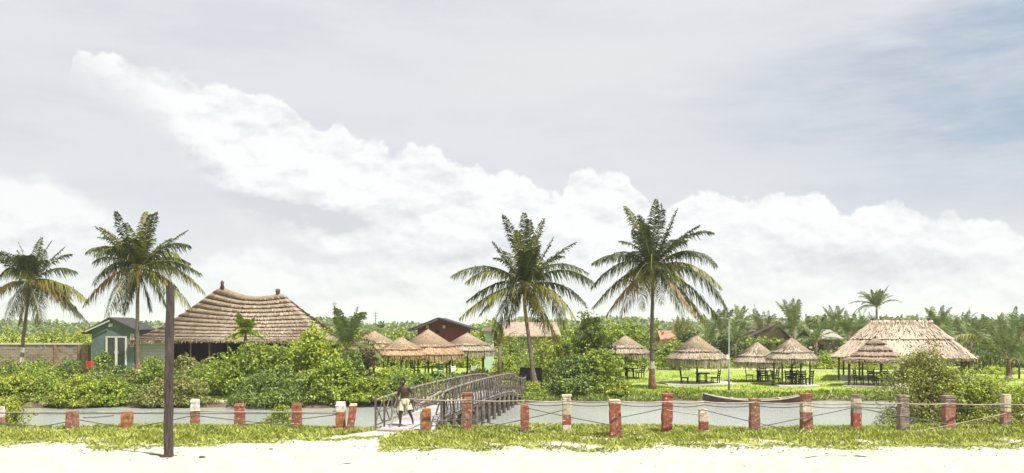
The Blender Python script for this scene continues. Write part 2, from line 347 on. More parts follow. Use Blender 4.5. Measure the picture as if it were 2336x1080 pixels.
# ------------------------------------------------------------------ shrubs
def shrub(name,label,cat,px,Y,top,hwpx,mt,depth=None,nl=5200,ls=.13,group=None,base=None,seed=None,stems=5,airy=0,shape=1.0,mt2=None,name_part='foliage'):
    x=X_(px,Y); gz=hz(x,Y) if base is None else base
    gz=max(gz,WZ-.1); H=(Z_(top,Y)-gz)*1.04; hw=hwpx*Y/F*1.18; dp=depth or hw*.9
    t=empty(name,(x,Y,gz-.02),label,cat,group)
    r=np.random.default_rng(seed if seed is not None else int(px*7+Y*13+top))
    # blobs
    nb=r.integers(6,10); bl=[]
    for i in range(nb):
        a=r.uniform(0,2*np.pi); q=r.uniform(0,.62)
        br=r.uniform(.34,.55)
        bl.append((np.cos(a)*q*hw,np.sin(a)*q*dp,H*(br*.55+r.uniform(.0,.6)*(1-q*.55)*(1-br*.5)),hw*br*1.1,dp*br*1.1,H*br*.75))
    bl.append((r.uniform(-.15,.15)*hw,0,H*.66,hw*.42,dp*.5,H*.34))
    for i in range(5):
        a=-math.pi*(i+.5)/5; bl.append((np.cos(a)*.62*hw,np.sin(a)*.62*dp,H*.16,hw*.36,dp*.34,H*.24))
    bl=np.array(bl)
    # clumps on blob surfaces
    nc=int(90+nl/45); k=r.integers(0,len(bl),nc); d=unit(r.normal(size=(nc,3))); d[:,2]=np.abs(d[:,2])*1.0-.25
    C=bl[k,:3]+d*bl[k,3:]*r.uniform(.7,1.17,(nc,1))
    C[:,2]=np.maximum(C[:,2],.1)
    csz=r.uniform(.16,.34,nc)*min(1.25,max(.6,hw/1.6))*(1+airy)
    ck=r.integers(0,nc,nl); dd=unit(r.normal(size=(nl,3))); rad=r.random(nl)**.45
    P=C[ck]+dd*(csz[ck]*rad)[:,None]*np.array([1.15,1.15,.8])
    # filler inside
    nf=nl//3; kf=r.integers(0,len(bl),nf); df=unit(r.normal(size=(nf,3)))
    Pf=bl[kf,:3]+df*bl[kf,3:]*(r.random((nf,1))**.4)*.9
    P=np.concatenate([P,Pf]); Nn=np.concatenate([dd*.8,df*.5])+r.normal(size=(nl+nf,3))*.45+np.array([0,0,.5])
    P[:,2]=np.maximum(P[:,2],.04)
    ns_=int(16+hw*8); ks=r.integers(0,len(bl),ns_); ds=unit(r.normal(size=(ns_,3))+np.array([0,0,.9])); ds[:,2]=np.abs(ds[:,2])
    S0=bl[ks,:3]+ds*bl[ks,3:]*.9; ln_=r.uniform(.25,.6,ns_)*min(1.2,hw/1.6)*(ls/.13)**.3; npr=14
    tt=np.linspace(0,1,npr); Psh=(S0[:,None,:]+(ds[:,None,:]*tt[None,:,None]+np.array([0,0,-.25])*tt[None,:,None]**2)*ln_[:,None,None]).reshape(-1,3)+r.normal(size=(ns_*npr,3))*ls*.3
    P=np.concatenate([P,Psh]); Nn=np.concatenate([Nn,r.normal(size=(ns_*npr,3))])
    P[:,2]=np.maximum(P[:,2],.04)
    m=len(P); l=r.uniform(.55,1.5,m)*ls
    V,Q=leaf_quads(P,Nn,l,l*r.uniform(.45,.7,m))
    mats=[mt]; mi=None
    if mt2: mats=[mt,mt2]; mi=(np.concatenate([ck,r.integers(0,nc,nf),r.integers(0,nc,ns_*npr)])%5==0).astype(int)
    link(name_part,np_mesh(name_part,V,Q,mats,mi),t)
    if stems:
        s=B().use('stem')
        for i in range(stems):
            j=i%len(bl); e=Vector(bl[j,:3]); b0=Vector((r.uniform(-.3,.3)*hw*.5,r.uniform(-.2,.2)*dp,0))
            mid=b0.lerp(e,.5)+Vector((r.uniform(-.1,.1),0,.1*H))
            s.tube([b0,mid,e,e+Vector((r.uniform(-.2,.2),r.uniform(-.2,.2),.15*H))],[.05,.035,.02,.008],6)
        s.obj('stem',t)
    return t

# ------------------------------------------------------------------ palms
def frond_arrays(c,tip,rr,leaf=.72,n=54,lift=None,wd=.05,sag=1.0):
    """curved rachis from c to tip with drooping leaflets on both sides"""
    c=np.array(c,float); tip=np.array(tip,float); d=tip-c; Lh=np.linalg.norm(d[:2]); LL=np.linalg.norm(d)
    k=(.40*Lh if lift is None else lift*LL)
    ctl=c+d*.5+np.array([0,0,k])+rr.normal(size=3)*.05*LL
    t=np.linspace(0,1,13)[:,None]; cur=(1-t)**2*c+2*t*(1-t)*ctl+t*t*tip
    V=[];Q=[];MI=[]; o=0
    # rachis, a thin square tube
    w=np.linspace(.04,.008,13)*(LL/4.2)
    tan=np.gradient(cur,axis=0); tan=unit(tan); up=np.array([0,0,1.]); 
    side=np.cross(tan,up); bad=np.linalg.norm(side,axis=1)<.15; side[bad]=np.array([1.,.2,0]); side=unit(side); nn=np.cross(side,tan)
    ring=np.stack([cur+side*w[:,None],cur+nn*w[:,None],cur-side*w[:,None],cur-nn*w[:,None]],1)
    V.append(ring.reshape(-1,3))
    for i in range(12):
        for j in range(4): Q.append((i*4+j,i*4+(j+1)%4,i*4+4+(j+1)%4,i*4+4+j)); MI.append(1)
    o=52
    ts=np.linspace(.13,.995,n)
    for sgn in (-1,1):
        tt=np.clip(ts+rr.normal(size=n)*.004,0,1)
        P=np.stack([np.interp(tt,t[:,0],cur[:,q]) for q in range(3)],1)
        T=unit(np.stack([np.interp(tt,t[:,0],tan[:,q]) for q in range(3)],1)); S=unit(np.stack([np.interp(tt,t[:,0],side[:,q]) for q in range(3)],1))
        Un=np.cross(S,T)
        ll=leaf*(LL/4.2)**.6*(np.sin(np.pi*(tt*.82+.14))**.7)*rr.uniform(.8,1.12,n)*(rr.random(n)>.05)
        dr=unit(S*sgn*.85+T*(.45+.35*tt[:,None])+Un*.18+rr.normal(size=(n,3))*.13)
        mid=P+dr*(ll*.5)[:,None]+np.array([0,0,-1])*(ll*.10*sag)[:,None]
        end=P+dr*(ll*.86)[:,None]+np.array([0,0,-1])*(ll*rr.uniform(.3,.62,n)*sag)[:,None]
        ww=(wd*rr.uniform(.7,1.2,n))[:,None]*unit(T+.3*Un)
        blk=np.stack([P-ww*.3,P+ww*.3,mid-ww*.6,mid+ww*.6,end-ww*.08,end+ww*.08],1).reshape(-1,3)
        V.append(blk)
        for i in range(n):
            q=o+i*6; Q.append((q,q+1,q+3,q+2)); MI.append(0); Q.append((q+2,q+3,q+5,q+4)); MI.append(0)
        o+=6*n
    return np.concatenate(V),np.array(Q),np.array(MI)
def palm(px,py,Y,trunkpx,tips,label,bands=None,gold=0,seed=1,extra=15,coco=6,reach=4.0,thick=.17,leaf=.98,dry=.4,gm='pf_green'):
    rr=np.random.default_rng(seed); s=Y/F
    base=Vector((X_(trunkpx[-1][0],Y),Y,0)); base.z=hz(base.x,Y)-.05
    t=empty('palm_tree',base,label,'palm tree'); c=W(px,py,Y)-base
    pts=[Vector((X_(a,Y)-base.x,0.0,Z_(b_,Y)-base.z)) for a,b_ in trunkpx]; pts[-1].z=0
    pts=[c]+pts; pts.reverse()
    # resample trunk
    P=[]; 
    for i in range(len(pts)-1):
        for k in range(8): P.append(pts[i].lerp(pts[i+1],k/8))
    P.append(pts[-1]); nP=len(P); tot=pts[-1].z
    rad=[thick*(1.55-.75*min(1,(p.z/tot)*5) if p.z<tot*.2 else .8-.28*(p.z/tot))*(1+.05*(i%2)) for i,p in enumerate(P)]
    b=B(); b.use('trunk'); b.tube(P,rad,10,jit=.06)
    fi=len(b.f)
    for q in ('trunk','white_paint','brick_paint','trunk_gold'): b.use(q)
    for i in range(len(b.f)):
        f=b.f[i]; z=sum(b.v[j][2] for j in f)/len(f)
        if bands:
            for z0,z1,mn in bands:
                if z0<=z<z1: b.use(mn); b.m[i]=b.cur
        if gold and z>tot-gold: b.use('trunk_gold'); b.m[i]=b.cur
    b.obj('trunk',t,smooth=True)
    al=[(dx*s,rr.uniform(-.55,.55)*reach*(.5+.5*abs(dy)/150)*(1 if abs(dx)>60 or dy<-80 else 1.3),-dy*s,dy) for dx,dy in tips]
    for i in range(extra):
        a=rr.uniform(-.5,.5)+(math.pi/2 if i%2 else -math.pi/2); e=rr.uniform(-.5,.75)
        al.append((math.cos(a)*reach*math.cos(e),math.sin(a)*reach*math.cos(e),math.sin(e)*reach,-math.sin(e)*150))
    for (dx,dy_,dz,py_) in al:
        st=(c.x+rr.uniform(-.08,.08),c.y+rr.uniform(-.08,.08),c.z+rr.uniform(-.1,.12))
        LL=math.sqrt(dx*dx+dz*dz+dy_*dy_)
        low=py_>45; 
        mt=gm
        if low: mt='pf_dry' if rr.random()<dry*.5 else ('pf_olive' if rr.random()<.5 else gm)
        elif rr.random()<.16: mt='pf_olive'
        V,Q,MI=frond_arrays(st,(c.x+dx,c.y+dy_,c.z+dz),rr,leaf=leaf*(.8 if py_<-80 else 1.05),n=int(64*min(1.25,max(.5,LL/4))),lift=(.10 if py_<-80 else None),wd=.06,sag=1.75 if py_>-60 else .95)
        link('frond',np_mesh('frond',V,Q,[mt,'rachis'],MI),t)
    # boots and hanging dry sheath below the crown
    sh=B().use('pf_dry')
    for i in range(26):
        a=rr.uniform(0,6.28); r0=.12; l=rr.uniform(.3,.9)
        p=Vector((c.x+math.cos(a)*r0,c.y+math.sin(a)*r0,c.z-.05)); q=p+Vector((math.cos(a)*.22*l,math.sin(a)*.22*l,-l)); sd=Vector((-math.sin(a),math.cos(a),0))*.035
        sh.quad(p-sd,p+sd,q+sd*.5,q-sd*.5)
    sh.obj('leaf_sheath',t)
    for i in range(coco):
        a=rr.uniform(0,6.28); bb=B().use('coconut'); bb.ball((c.x+math.cos(a)*.32,c.y+math.sin(a)*.32,c.z-.28+rr.uniform(-.15,.12)),.13,(1,1,1.25),8,6); bb.obj('coconut',t,smooth=True)
    return t
palm(1490,612,60.3,[(1489,660),(1487,760),(1488,887)],
 [(-2,-148),(20,-147),(58,-138),(-72,-132),(-40,-113),(-22,-128),(125,-76),(95,-92),(152,-10),(157,42),(165,96),(150,114),(122,122),(92,112),(58,108),(-135,-14),(-108,-22),(-140,42),(-132,86),(-104,104),(-66,108),(-34,95),(-76,-62),(100,-34),(72,-62),(38,-92),(-50,-85),(28,80)],
 'tall coconut palm on the open lawn with a red and white painted trunk base',
 bands=[(0,1.35,'brick_paint'),(1.35,1.85,'white_paint')],gold=1.6,seed=11,thick=.2)
palm(1197,652,58.3,[(1197,700),(1206,770),(1213,830),(1222,893)],
 [(-2,-160),(13,-158),(-48,-155),(-72,-96),(-70,-62),(42,-148),(66,-112),(112,-94),(90,-70),(146,-32),(155,-2),(138,38),(-162,-22),(-132,-8),(-130,34),(-146,72),(-102,66),(-74,122),(-44,95),(112,76),(82,132),(52,112),(100,105),(28,84),(-20,-120),(24,-120),(-30,70)],
 'coconut palm with yellowish upper trunk and curved grey base beside the dark notice board',gold=2.3,seed=12,thick=.19)
palm(316,616,59.6,[(314,680),(313,760),(315,892)],
 [(-5,-138),(20,-138),(-45,-112),(42,-122),(-25,-125),(92,-96),(-95,-76),(-70,-92),(-116,-22),(-122,30),(-112,80),(-92,108),(130,-52),(142,8),(140,50),(122,88),(62,84),(88,66),(-62,92),(-34,100),(-84,-48),(62,-74),(-100,8),(26,92),(108,-18),(-52,62)],
 'tall coconut palm before the teal hut, red and white paint on its lower trunk',
 bands=[(0,.95,'brick_paint'),(.95,1.35,'white_paint'),(1.35,1.8,'brick_paint')],gold=1.2,seed=13,thick=.19,coco=3)
palm(68,645,74.6,[(62,700),(53,770),(48,866)],
 [(6,-106),(-18,-92),(38,-98),(60,-84),(86,-66),(-32,-74),(96,-26),(-68,-22),(132,42),(128,92),(102,78),(-76,46),(-62,86),(-44,76),(-16,92),(22,94),(58,112),(-98,38),(76,18),(50,-50),(88,54),(-48,20)],
 'coconut palm with dark drooping fronds in front of the tan wall',
 bands=[(2.0,2.35,'white_paint'),(1.2,1.5,'white_paint')],gold=0,seed=14,thick=.2,reach=4.6,leaf=1.1,dry=.8)
t=empty('fallen_leaf_stalk',(X_(72,74.3),74.3,Z_(740,74.3)),'long bare dead leaf stalk hanging down beside the leftmost palm trunk','leaf stalk')
B().use('rachis').tube([(-.1,0,2.6),(0.2,0,.4),(1.0,0,-1.7),(2.0,0,-3.2)],[.05,.04,.03,.015],6).obj('stalk',t,smooth=True)

def small_palm_mesh(seed,H,reach,nf,mt,leaf=.6,n=26,wd=.05,upb=.35,sag=.9):
    rr=np.random.default_rng(seed); Vs=[];Qs=[];Ms=[];o=0
    for i in range(nf):
        a=rr.uniform(0,6.28); e=rr.uniform(-.35,1.35) if rr.random()<.6 else rr.uniform(upb,1.3)
        d=np.array([math.cos(a)*math.cos(e),math.sin(a)*math.cos(e),math.sin(e)])*reach*rr.uniform(.75,1.05)
        V,Q,m=frond_arrays((0,0,H),(d[0],d[1],H+d[2]),rr,leaf=leaf,n=n,wd=wd,sag=sag)
        Vs.append(V);Qs.append(Q+o);Ms.append(m);o+=len(V)
    return np_mesh('crown',np.concatenate(Vs),np.concatenate(Qs),[mt,'rachis'],np.concatenate(Ms))
def small_palm(seed,H,reach,nf,mt,loc,label,cat='palm tree',group=None,name='palm_tree',thick=.16,lean=0,**k):
    t=empty(name,loc,label,cat,group)
    link('crown',small_palm_mesh(seed,H,reach,nf,mt,**k),t)
    b=B().use('trunk'); b.tube([(-lean,0,0),(-lean*.5,0,H*.5),(0,0,H)],[thick*1.3,thick,thick*.8],8,jit=.08); b.obj('trunk',t,smooth=True)
    return t
def gl(px,Y): return (X_(px,Y),Y,hz(X_(px,Y),Y)-.03)
# individually recognisable smaller palms
small_palm(21,Z_(702,104)-LZ,3.0,26,'pf_far',gl(2000,104),'tall distant palm rising above the left end of the large thatched hall roof',n=34,wd=.08)
small_palm(22,Z_(752,88)-LZ,3.5,22,'lf_far',gl(1812,88),'pale yellow-green bushy palm beside the red-brown house roof',n=34,leaf=.8,wd=.06,upb=.7)
palm(2302,822,71,[(2302,845),(2301,866)],[(-132,-6),(-136,-46),(-112,-84),(-78,-104),(-124,32),(-90,44),(-36,-100),(2,-122),(26,-100),(48,-116),(78,-96),(110,-60),(128,0),(100,36)],
 'short young coconut palm with very long arching fronds at the right edge',seed=23,thick=.3,leaf=.8,gm='pf_far',coco=4,extra=3,reach=3.2,dry=.2)
small_palm(24,Z_(794,68)-LZ,3.5,17,'pf_far',gl(790,68),'young windswept palm between the big green shrub and the thatched shelters',n=50,leaf=1.0,upb=.85,wd=.07)
small_palm(25,Z_(790,66)-LZ,1.7,14,'pf_olive',gl(1140,66),'small slender palm in front of the mint coloured wall',n=26,leaf=.5,thick=.13)
small_palm(26,Z_(766,74)-LZ,2.0,24,'lf_mid',gl(560,74),'dark green young palm standing before the long thatched roof',n=46,leaf=.95,upb=.45,wd=.07)
small_palm(27,Z_(752,120)-LZ,1.3,12,'lf_dark',gl(870,120),'small dark palm behind the thatched shelters left of the maroon house',n=24,wd=.08)
small_palm(28,Z_(745,108)-LZ,2.0,18,'pf_far',gl(1873,108),'small distant palm between the pale yellow-green palm and the large hall',n=26,wd=.08)
small_palm(51,2.6,3.2,18,'pf_far',gl(1862,92),'low spreading palm directly in front of the pale roofed shed',n=30,leaf=.75,wd=.07)
small_palm(52,3.4,2.6,16,'lf_far',gl(1936,90),'small palm touching the left slope of the large hall roof',n=28,leaf=.7,wd=.07)
# grove along the horizon on the right: individual trees, shared meshes
protos=[]
rg=np.random.default_rng(5); first=[]
gl_label='small hazy palm in the dense grove that lines the horizon on the right'
grp='palms of the grove on the horizon'
for s in range(5):
    mt=['pf_far','pf_far','lf_far','pf_far','pf_olive'][s]
    p=small_palm(40+s,[3.6,4.3,2.8,3.9,3.1][s],[4.1,3.7,3.9,4.3,3.8][s],18,mt,(0,0,0),gl_label,group=grp,n=30,leaf=.8,wd=.085,upb=.25,sag=.75)
    first.append(p)
k=0
for row,(Y,cnt,x0,x1) in enumerate([(90,9,1620,2420),(101,19,1540,2440),(114,22,1500,2440),(130,22,1470,2430),(150,22,1480,2430)]):
    for i in range(cnt):
        px=x0+(x1-x0)*(i+.5)/cnt+rg.uniform(-22,22); y=Y+rg.uniform(-5,5)
        if Y<100 and (1700<px<1860 or 1500<px<1560 or 1900<px<2215): continue
        sc=rg.uniform(.72,1.32)*.68*(1+ (Y-90)/300)
        if px<1620: sc*=.85
        loc=(X_(px,y),y,LZ-.1)
        p=first[k%5]
        if k<5: p.location=loc; p.scale=(sc,)*3; p.rotation_euler=(0,0,rg.uniform(0,6.2))
        else: copy_tree(p,loc,rg.uniform(0,6.2),gl_label,grp,sc)
        k+=1

# ------------------------------------------------------------------ thatch
def thatch(name,parent,E,Rr,layers=3,mt='thatch',straw=900,fr=.3,curve=1.0,lip=.06,ln=.45,wd=.03,seed=0,lift=.05,seam=None):
    """E, Rr: closed loops (n,3) of eave and ridge. Returns layered roof shell with loose straw and a fringe"""
    rr=np.random.default_rng(seed+int(abs(E[0][0])*13)); E=np.asarray(E,float); Rr=np.asarray(Rr,float); n=len(E)
    out=E-Rr; out[:,2]=0; out=unit(out)
    def P(t):
        t=np.asarray(t,float); z=E[:,2]+(Rr[:,2]-E[:,2])*(t**curve if t>0 else -abs(t)*.9)
        p=E+(Rr-E)*t; p[:,2]=z; return p
    loops=[]; mats=[]
    wv=lambda s_:(np.convolve(np.tile(rr.normal(size=n),3),np.ones(3)/3,'same')[n:2*n]*s_)[:,None]*np.array([0,0,1.])
    loops.append(P(.02)+np.array([0,0,-.12]))
    for k in range(layers):
        t0=k/layers; t1=(k+1)/layers
        loops.append(P(t0)+out*(.0 if k==0 else lip*.2)+np.array([0,0,-.03]))
        loops.append(P(max(0,t0-.02))+out*lip+np.array([0,0,lip*.9])+wv(max(lip*.6,.05)))
        loops.append(P(t1)+np.array([0,0,.0]))
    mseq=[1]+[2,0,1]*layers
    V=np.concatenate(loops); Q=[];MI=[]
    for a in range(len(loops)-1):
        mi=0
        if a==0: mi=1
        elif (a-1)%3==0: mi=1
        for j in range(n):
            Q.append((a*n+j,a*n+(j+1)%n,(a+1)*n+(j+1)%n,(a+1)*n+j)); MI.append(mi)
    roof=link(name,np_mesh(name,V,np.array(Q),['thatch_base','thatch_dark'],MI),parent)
    # straw
    u=rr.uniform(0,n,straw); i0=np.floor(u).astype(int)%n; i1=(i0+1)%n; fu=(u-np.floor(u))[:,None]
    Ei=E[i0]*(1-fu)+E[i1]*fu; Ri=Rr[i0]*(1-fu)+Rr[i1]*fu; O=unit(out[i0]*(1-fu)+out[i1]*fu)
    t=1-np.sqrt(rr.random(straw))*(1); t=t[:,None]
    # weight by perimeter length of segments
    def PP(t): 
        p=Ei+(Ri-Ei)*t; p[:,2]=(Ei[:,2:3]+(Ri[:,2:3]-Ei[:,2:3])*np.clip(t,0,1)**curve+np.minimum(t,0)*.9*1.0)[:,0]; return p
    p=PP(t); dn=unit(PP(t-.04)-p); sd=unit(np.stack([-O[:,1],O[:,0],0*O[:,0]],1)); nr=unit(np.cross(sd,dn)); nr*=np.sign(nr[:,2:3]+1e-6)
    # keep straw clear of the seams
    ph=(t[:,0]*layers)%1; off=(.02+lip*.9*(1-ph)+rr.random(straw)*lift)[:,None]
    LL=(ln*rr.uniform(.6,1.3,straw))[:,None]
    LL=np.minimum(LL,.12+ph[:,None]*np.linalg.norm(Ei-Ri,axis=1)[:,None]/layers)
    w=(wd*rr.uniform(.6,1.5,straw))[:,None]; sk=sd*rr.normal(size=(straw,1))*.22
    a=p+nr*off; e=a+(dn+sk)*LL+nr*.025
    V1=np.stack([a-sd*w*.5,a+sd*w*.5,e+sd*w*.5,e-sd*w*.5],1)
    # fringe
    nf=int(np.linalg.norm(np.roll(E,-1,0)-E,axis=1).sum()/wd*1.5)
    seg=np.linalg.norm(np.roll(E,-1,0)-E,axis=1); cs=np.cumsum(seg)/seg.sum(); uu=rr.random(nf); i0=np.searchsorted(cs,uu); i0=np.clip(i0,0,n-1); i1=(i0+1)%n; fu=rr.random((nf,1))
    Ef=E[i0]*(1-fu)+E[i1]*fu; O=out[i0]; sd=unit(E[i1]-E[i0]+1e-6); 
    a=Ef+O*(lip+rr.uniform(-.06,.02,(nf,1)))+np.array([0,0,lip*.8]); 
    wob=.75+.35*np.sin(i0/n*40+1)[:,None]*.4
    e=a+O*rr.uniform(-.05,.10,(nf,1))+np.array([0,0,-1])*fr*rr.uniform(.45,1.2,(nf,1))*wob+sd*rr.normal(size=(nf,1))*.04
    w=(wd*rr.uniform(.7,1.5,nf))[:,None]
    V2=np.stack([a-sd*w*.5,a+sd*w*.5,e+sd*w*.4,e-sd*w*.4],1)
    VV=np.concatenate([V1,V2]).reshape(-1,3); m=len(V1)+len(V2)
    link('straw',np_mesh('straw',VV,np.arange(4*m).reshape(m,4),[mt]),roof)
    return roof
def circ(r,z,n=28,wob=0,seed=0):
    rr=np.random.default_rng(seed); a=np.linspace(0,2*np.pi,n,endpoint=False); q=r*(1+rr.normal(size=n)*wob)
    return np.stack([np.cos(a)*q,np.sin(a)*q,np.full(n,z)+rr.normal(size=n)*wob*.5],1)
def rectloop(x0,x1,y0,y1,z,n=12):
    p=[]
    for a,b in (((x0,y0),(x1,y0)),((x1,y0),(x1,y1)),((x1,y1),(x0,y1)),((x0,y1),(x0,y0))):
        for i in range(n): t=i/n; p.append((a[0]+(b[0]-a[0])*t,a[1]+(b[1]-a[1])*t,z))
    return np.array(p)
def gazebo(px,base,peak,eave,hwpx,label,group,mt='thatch',frpx=12,seed=0,legs=0,name='thatched_parasol',lay=2,Yo=None):
    Y=Yo or Yof(base); s=Y/F; x=X_(px,Y); g=hz(x,Y); t=empty(name,(x,Y,g-.02),label,'parasol',group)
    zp=Z_(peak,Y)-g+.02; ze=Z_(eave,Y)-g+.02; r=hwpx*s
    # two tiers: wide drooping skirt, then a steeper cap rising to a pointed tip
    E=circ(r,ze,28,.03,seed); m=circ(r*.70,ze+(zp-ze)*.34,28,.015,seed+1)
    r1=thatch('roof',t,E,m,1,mt,int(1500*r/2),fr=frpx*1.45*s,curve=.85,lip=.09,seed=seed)
    E2=circ(r*.76,ze+(zp-ze)*.30,28,.015,seed+2)
    tp=circ(.05,zp,28)
    thatch('roof_cap',t,E2,tp,1 if lay<3 else 2,mt,int(1500*r/2),fr=.12,curve=1.22,lip=.07,seed=seed+3,ln=.4)
    b=B().use('timber'); b.tube([(0,0,0),(.02,0,ze),(0,0,zp+.12)],[.075,.07,.05],8); b.obj('post',t,smooth=True)
    rf=B().use('timber')
    for i in range(8):
        a=i*math.pi/4; rf.tube([(0,0,zp-.25),(math.cos(a)*r*.92,math.sin(a)*r*.92,ze-.02)],.03,5)
    rf.obj('rafters',t)
    if legs:
        for i in range(legs):
            a=math.pi/4+i*2*math.pi/legs; q=B().use('timber'); q.tube([(math.cos(a)*r*.8,math.sin(a)*r*.8,0),(math.cos(a)*r*.8,math.sin(a)*r*.8,ze+.1)],.06,7); q.obj('corner_post',t,smooth=True)
    return t,(x,Y,g),r
GR='thatched parasols on the lawn'
gz=[gazebo(1427,864,766,806,53,'thatched parasol partly hidden by the tall palm trunk and the green thicket',GR,seed=1),
    gazebo(1590,876,766,818,64,'wide thatched parasol with drooping fringe over the white slab, right of the painted palm trunk',GR,seed=2,frpx=20),
    gazebo(1728,872,781,826,50,'thatched parasol behind the grey lamp post, left of its closest twin',GR,seed=3,frpx=14),
    gazebo(1806,880,772,818,55,'thatched parasol over dark chairs, the right one of a close pair',GR,seed=4,frpx=10,legs=4)]
GC='thatched shelters behind the footbridge'
gc=[gazebo(977,862,752,808,80,'big warm brown thatched shelter in the middle behind the footbridge',GC,'thatch_warm',14,5,4,'thatched_shelter'),
    gazebo(853,858,755,797,64,'thatched shelter behind the dry brown bush, leftmost of the shelters by the footbridge',GC,'thatch_warm',10,6,0,'thatched_shelter'),
    gazebo(1066,856,760,800,64,'pale thatched shelter left of the mint wall, rightmost of the shelters by the footbridge',GC,'thatch',12,7,4,'thatched_shelter'),
    gazebo(915,866,770,810,62,'low thatched shelter with stepped pale eaves, nearest the round bushes',GC,'thatch_warm',9,8,4,'thatched_shelter')]

# square pyramid shelter in front of the hall
Y=Yof(882); x=X_(1997,Y); g=hz(x,Y); s=Y/F
t=empty('thatched_shelter',(x,Y,g-.02),'square thatched shelter on corner posts in front of the large hall','shelter',rz=-R(22))
r=62*s; ze=Z_(822,Y)-g; zp=Z_(772,Y)-g
thatch('roof',t,rectloop(-r,r,-r,r,ze),rectloop(-.06,.06,-.06,.06,zp),4,'thatch_grey',2200,fr=.3,curve=1.15,lip=.11,seed=9)
for i,(a,c) in enumerate(((-1,-1),(1,-1),(1,1),(-1,1))): B().use('timber').tube([(a*r*.9,c*r*.9,0),(a*r*.9,c*r*.9,ze+.1)],.065,7).obj('post',t,smooth=True)
B().use('timber').tube([(0,0,zp-.15),(0,0,zp+.18)],[.09,.06],8).obj('finial',t)
B().use('concrete').box((0,0,.06),(2*r*1.08,2*r*1.08,.14)).obj('floor_slab',t)

# large thatched hall at right
def hall(name,label,xe0,xe1,Yf,depth,eave,xr0,xr1,ridge,layers,mt,straw,curve=1.0,fr=.3,lip=.08,sag=None,seed=20,Yr=None,rot=0):
    kc=math.cos(rot)
    Yr=Yr or Yf+depth/2; x0=X_(xe0,Yf); x1=X_(xe1,Yf); cx=(x0+x1)/2; g=hz(cx,Yf)
    t=empty(name,(cx+(Yr-Yf)*math.sin(-rot),Yr if not rot else Yf+(Yr-Yf)*math.cos(rot),g),label,'building',rz=rot); E=rectloop((x0-cx)*kc,(x1-cx)*kc,Yf-Yr,Yf+depth-Yr,Z_(eave,Yf)-g,16)
    hw_=(xr1-xr0)*Yr/F/2*kc; mid_=((xr0+xr1)/2-CX)*Yr/F-cx if not rot else -.1; a=mid_-hw_; b_=mid_+hw_; zr=Z_(ridge,Yr)-g
    Rr=rectloop(a,b_,-.08,.08,zr,16)
    if sag: Rr[:,2]+=np.array([sag((x-a)/(b_-a)) for x in Rr[:,0]])
    thatch('roof',t,E,Rr,layers,mt,straw,fr=fr,curve=curve,lip=lip,seed=seed,ln=.6,wd=.05)
    return t,cx,g,Yr,(x0-cx)*kc,(x1-cx)*kc
t,cx,g,Yr,a,b_=hall('thatched_hall','large open hall with a broad smooth pinkish thatched roof on thin posts',1898,2218,67,8,818,1985,2112,734,2,'thatch_pale',12000,1.0,lip=.06,rot=-R(23.5))
yf=67-Yr; ze=Z_(818,67)-g
for i in range(7):
    xx=a+.35+(b_-a-.7)*i/6
    for yy in (yf+.4,yf+7.6): B().use('timber').tube([(xx,yy,0),(xx,yy,ze+.35)],.075,7).obj('post',t,smooth=True)
rb=B().use('timber')
zr=Z_(734,Yr)-g; hw_=127*Yr/F/2*math.cos(R(23.5)); xl=-.1-hw_; xr=-.1+hw_
rb.tube([(xl-.2+(xr-xl+.4)*i/9,0,zr+.02+.05*math.sin(i*2.1)) for i in range(10)],[.11,.09,.12,.1,.13,.09,.11,.12,.09,.1],7,jit=.2); rb.obj('ridge_pole',t)
rs_=B().use('thatch_pale')
for i in range(420):
    q=Vector((random.uniform(xl-.25,xr+.25),random.uniform(-.1,.1),zr+.12)); e_=q+Vector((random.uniform(-.12,.12),random.choice((-1,1))*random.uniform(.2,.45),-random.uniform(.12,.4))); rs_.quad(q+Vector((-.03,0,0)),q+Vector((.03,0,0)),e_+Vector((.02,0,0)),e_-Vector((.02,0,0)))
rs_.obj('ridge_straw',t)
for xx in (xl,xr): B().use('timber').box((xx,0,zr+.16),(.22,.22,.26)).obj('ridge_knot',t)
B().use('concrete').box((0,yf+4.0,.05),(b_-a-.2,7.6,.12)).obj('floor_slab',t)

# long thatched house on the left, many stepped courses of thatch
sag=lambda q: -.75*math.sin(math.pi*q)**1.0*.75-.62*q
t,cx,g,Yr,a,b_=hall('thatched_house','long thatched house with many stepped rows of thatch and two roof peaks',296,754,80,10,779,505,640,655,13,'thatch_grey',18000,1.26,.34,.085,sag,21)
yf=80-Yr; ze=Z_(776,80)-g
wy=yf+1.3; wl=a+1.2; wr=b_-1.2
xs=lambda p: X_(p,80+1.3)-cx
# back and side walls, dark open front between posts
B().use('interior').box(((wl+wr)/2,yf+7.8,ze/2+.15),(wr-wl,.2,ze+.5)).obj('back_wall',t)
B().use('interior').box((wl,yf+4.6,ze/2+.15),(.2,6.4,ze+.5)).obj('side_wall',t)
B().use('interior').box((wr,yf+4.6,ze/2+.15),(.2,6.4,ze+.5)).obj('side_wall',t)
B().use('concrete').box(((wl+wr)/2,yf+4.2,.03),(wr-wl+1.4,8.2,.3)).obj('floor_slab',t)
cl=B().use('clap'); x0=xs(306); x1=xs(392)
for i in range(9): cl.box(((x0+x1)/2,wy,.35+i*.28),(x1-x0,.08,.265),rx=-.09)
cl.obj('clapboard_wall',t)
B().use('brownroof').box(((x0+x1)/2,wy+.03,ze+.02),(x1-x0,.1,.34)).obj('fascia_board',t)
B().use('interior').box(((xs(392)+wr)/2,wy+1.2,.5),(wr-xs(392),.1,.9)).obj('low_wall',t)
for p in (394,435,478,520,563,608,626,640,690,735): B().use('grey_post').tube([(xs(p),wy,0),(xs(p),wy,ze+.4)],.07,7).obj('post',t,smooth=True)
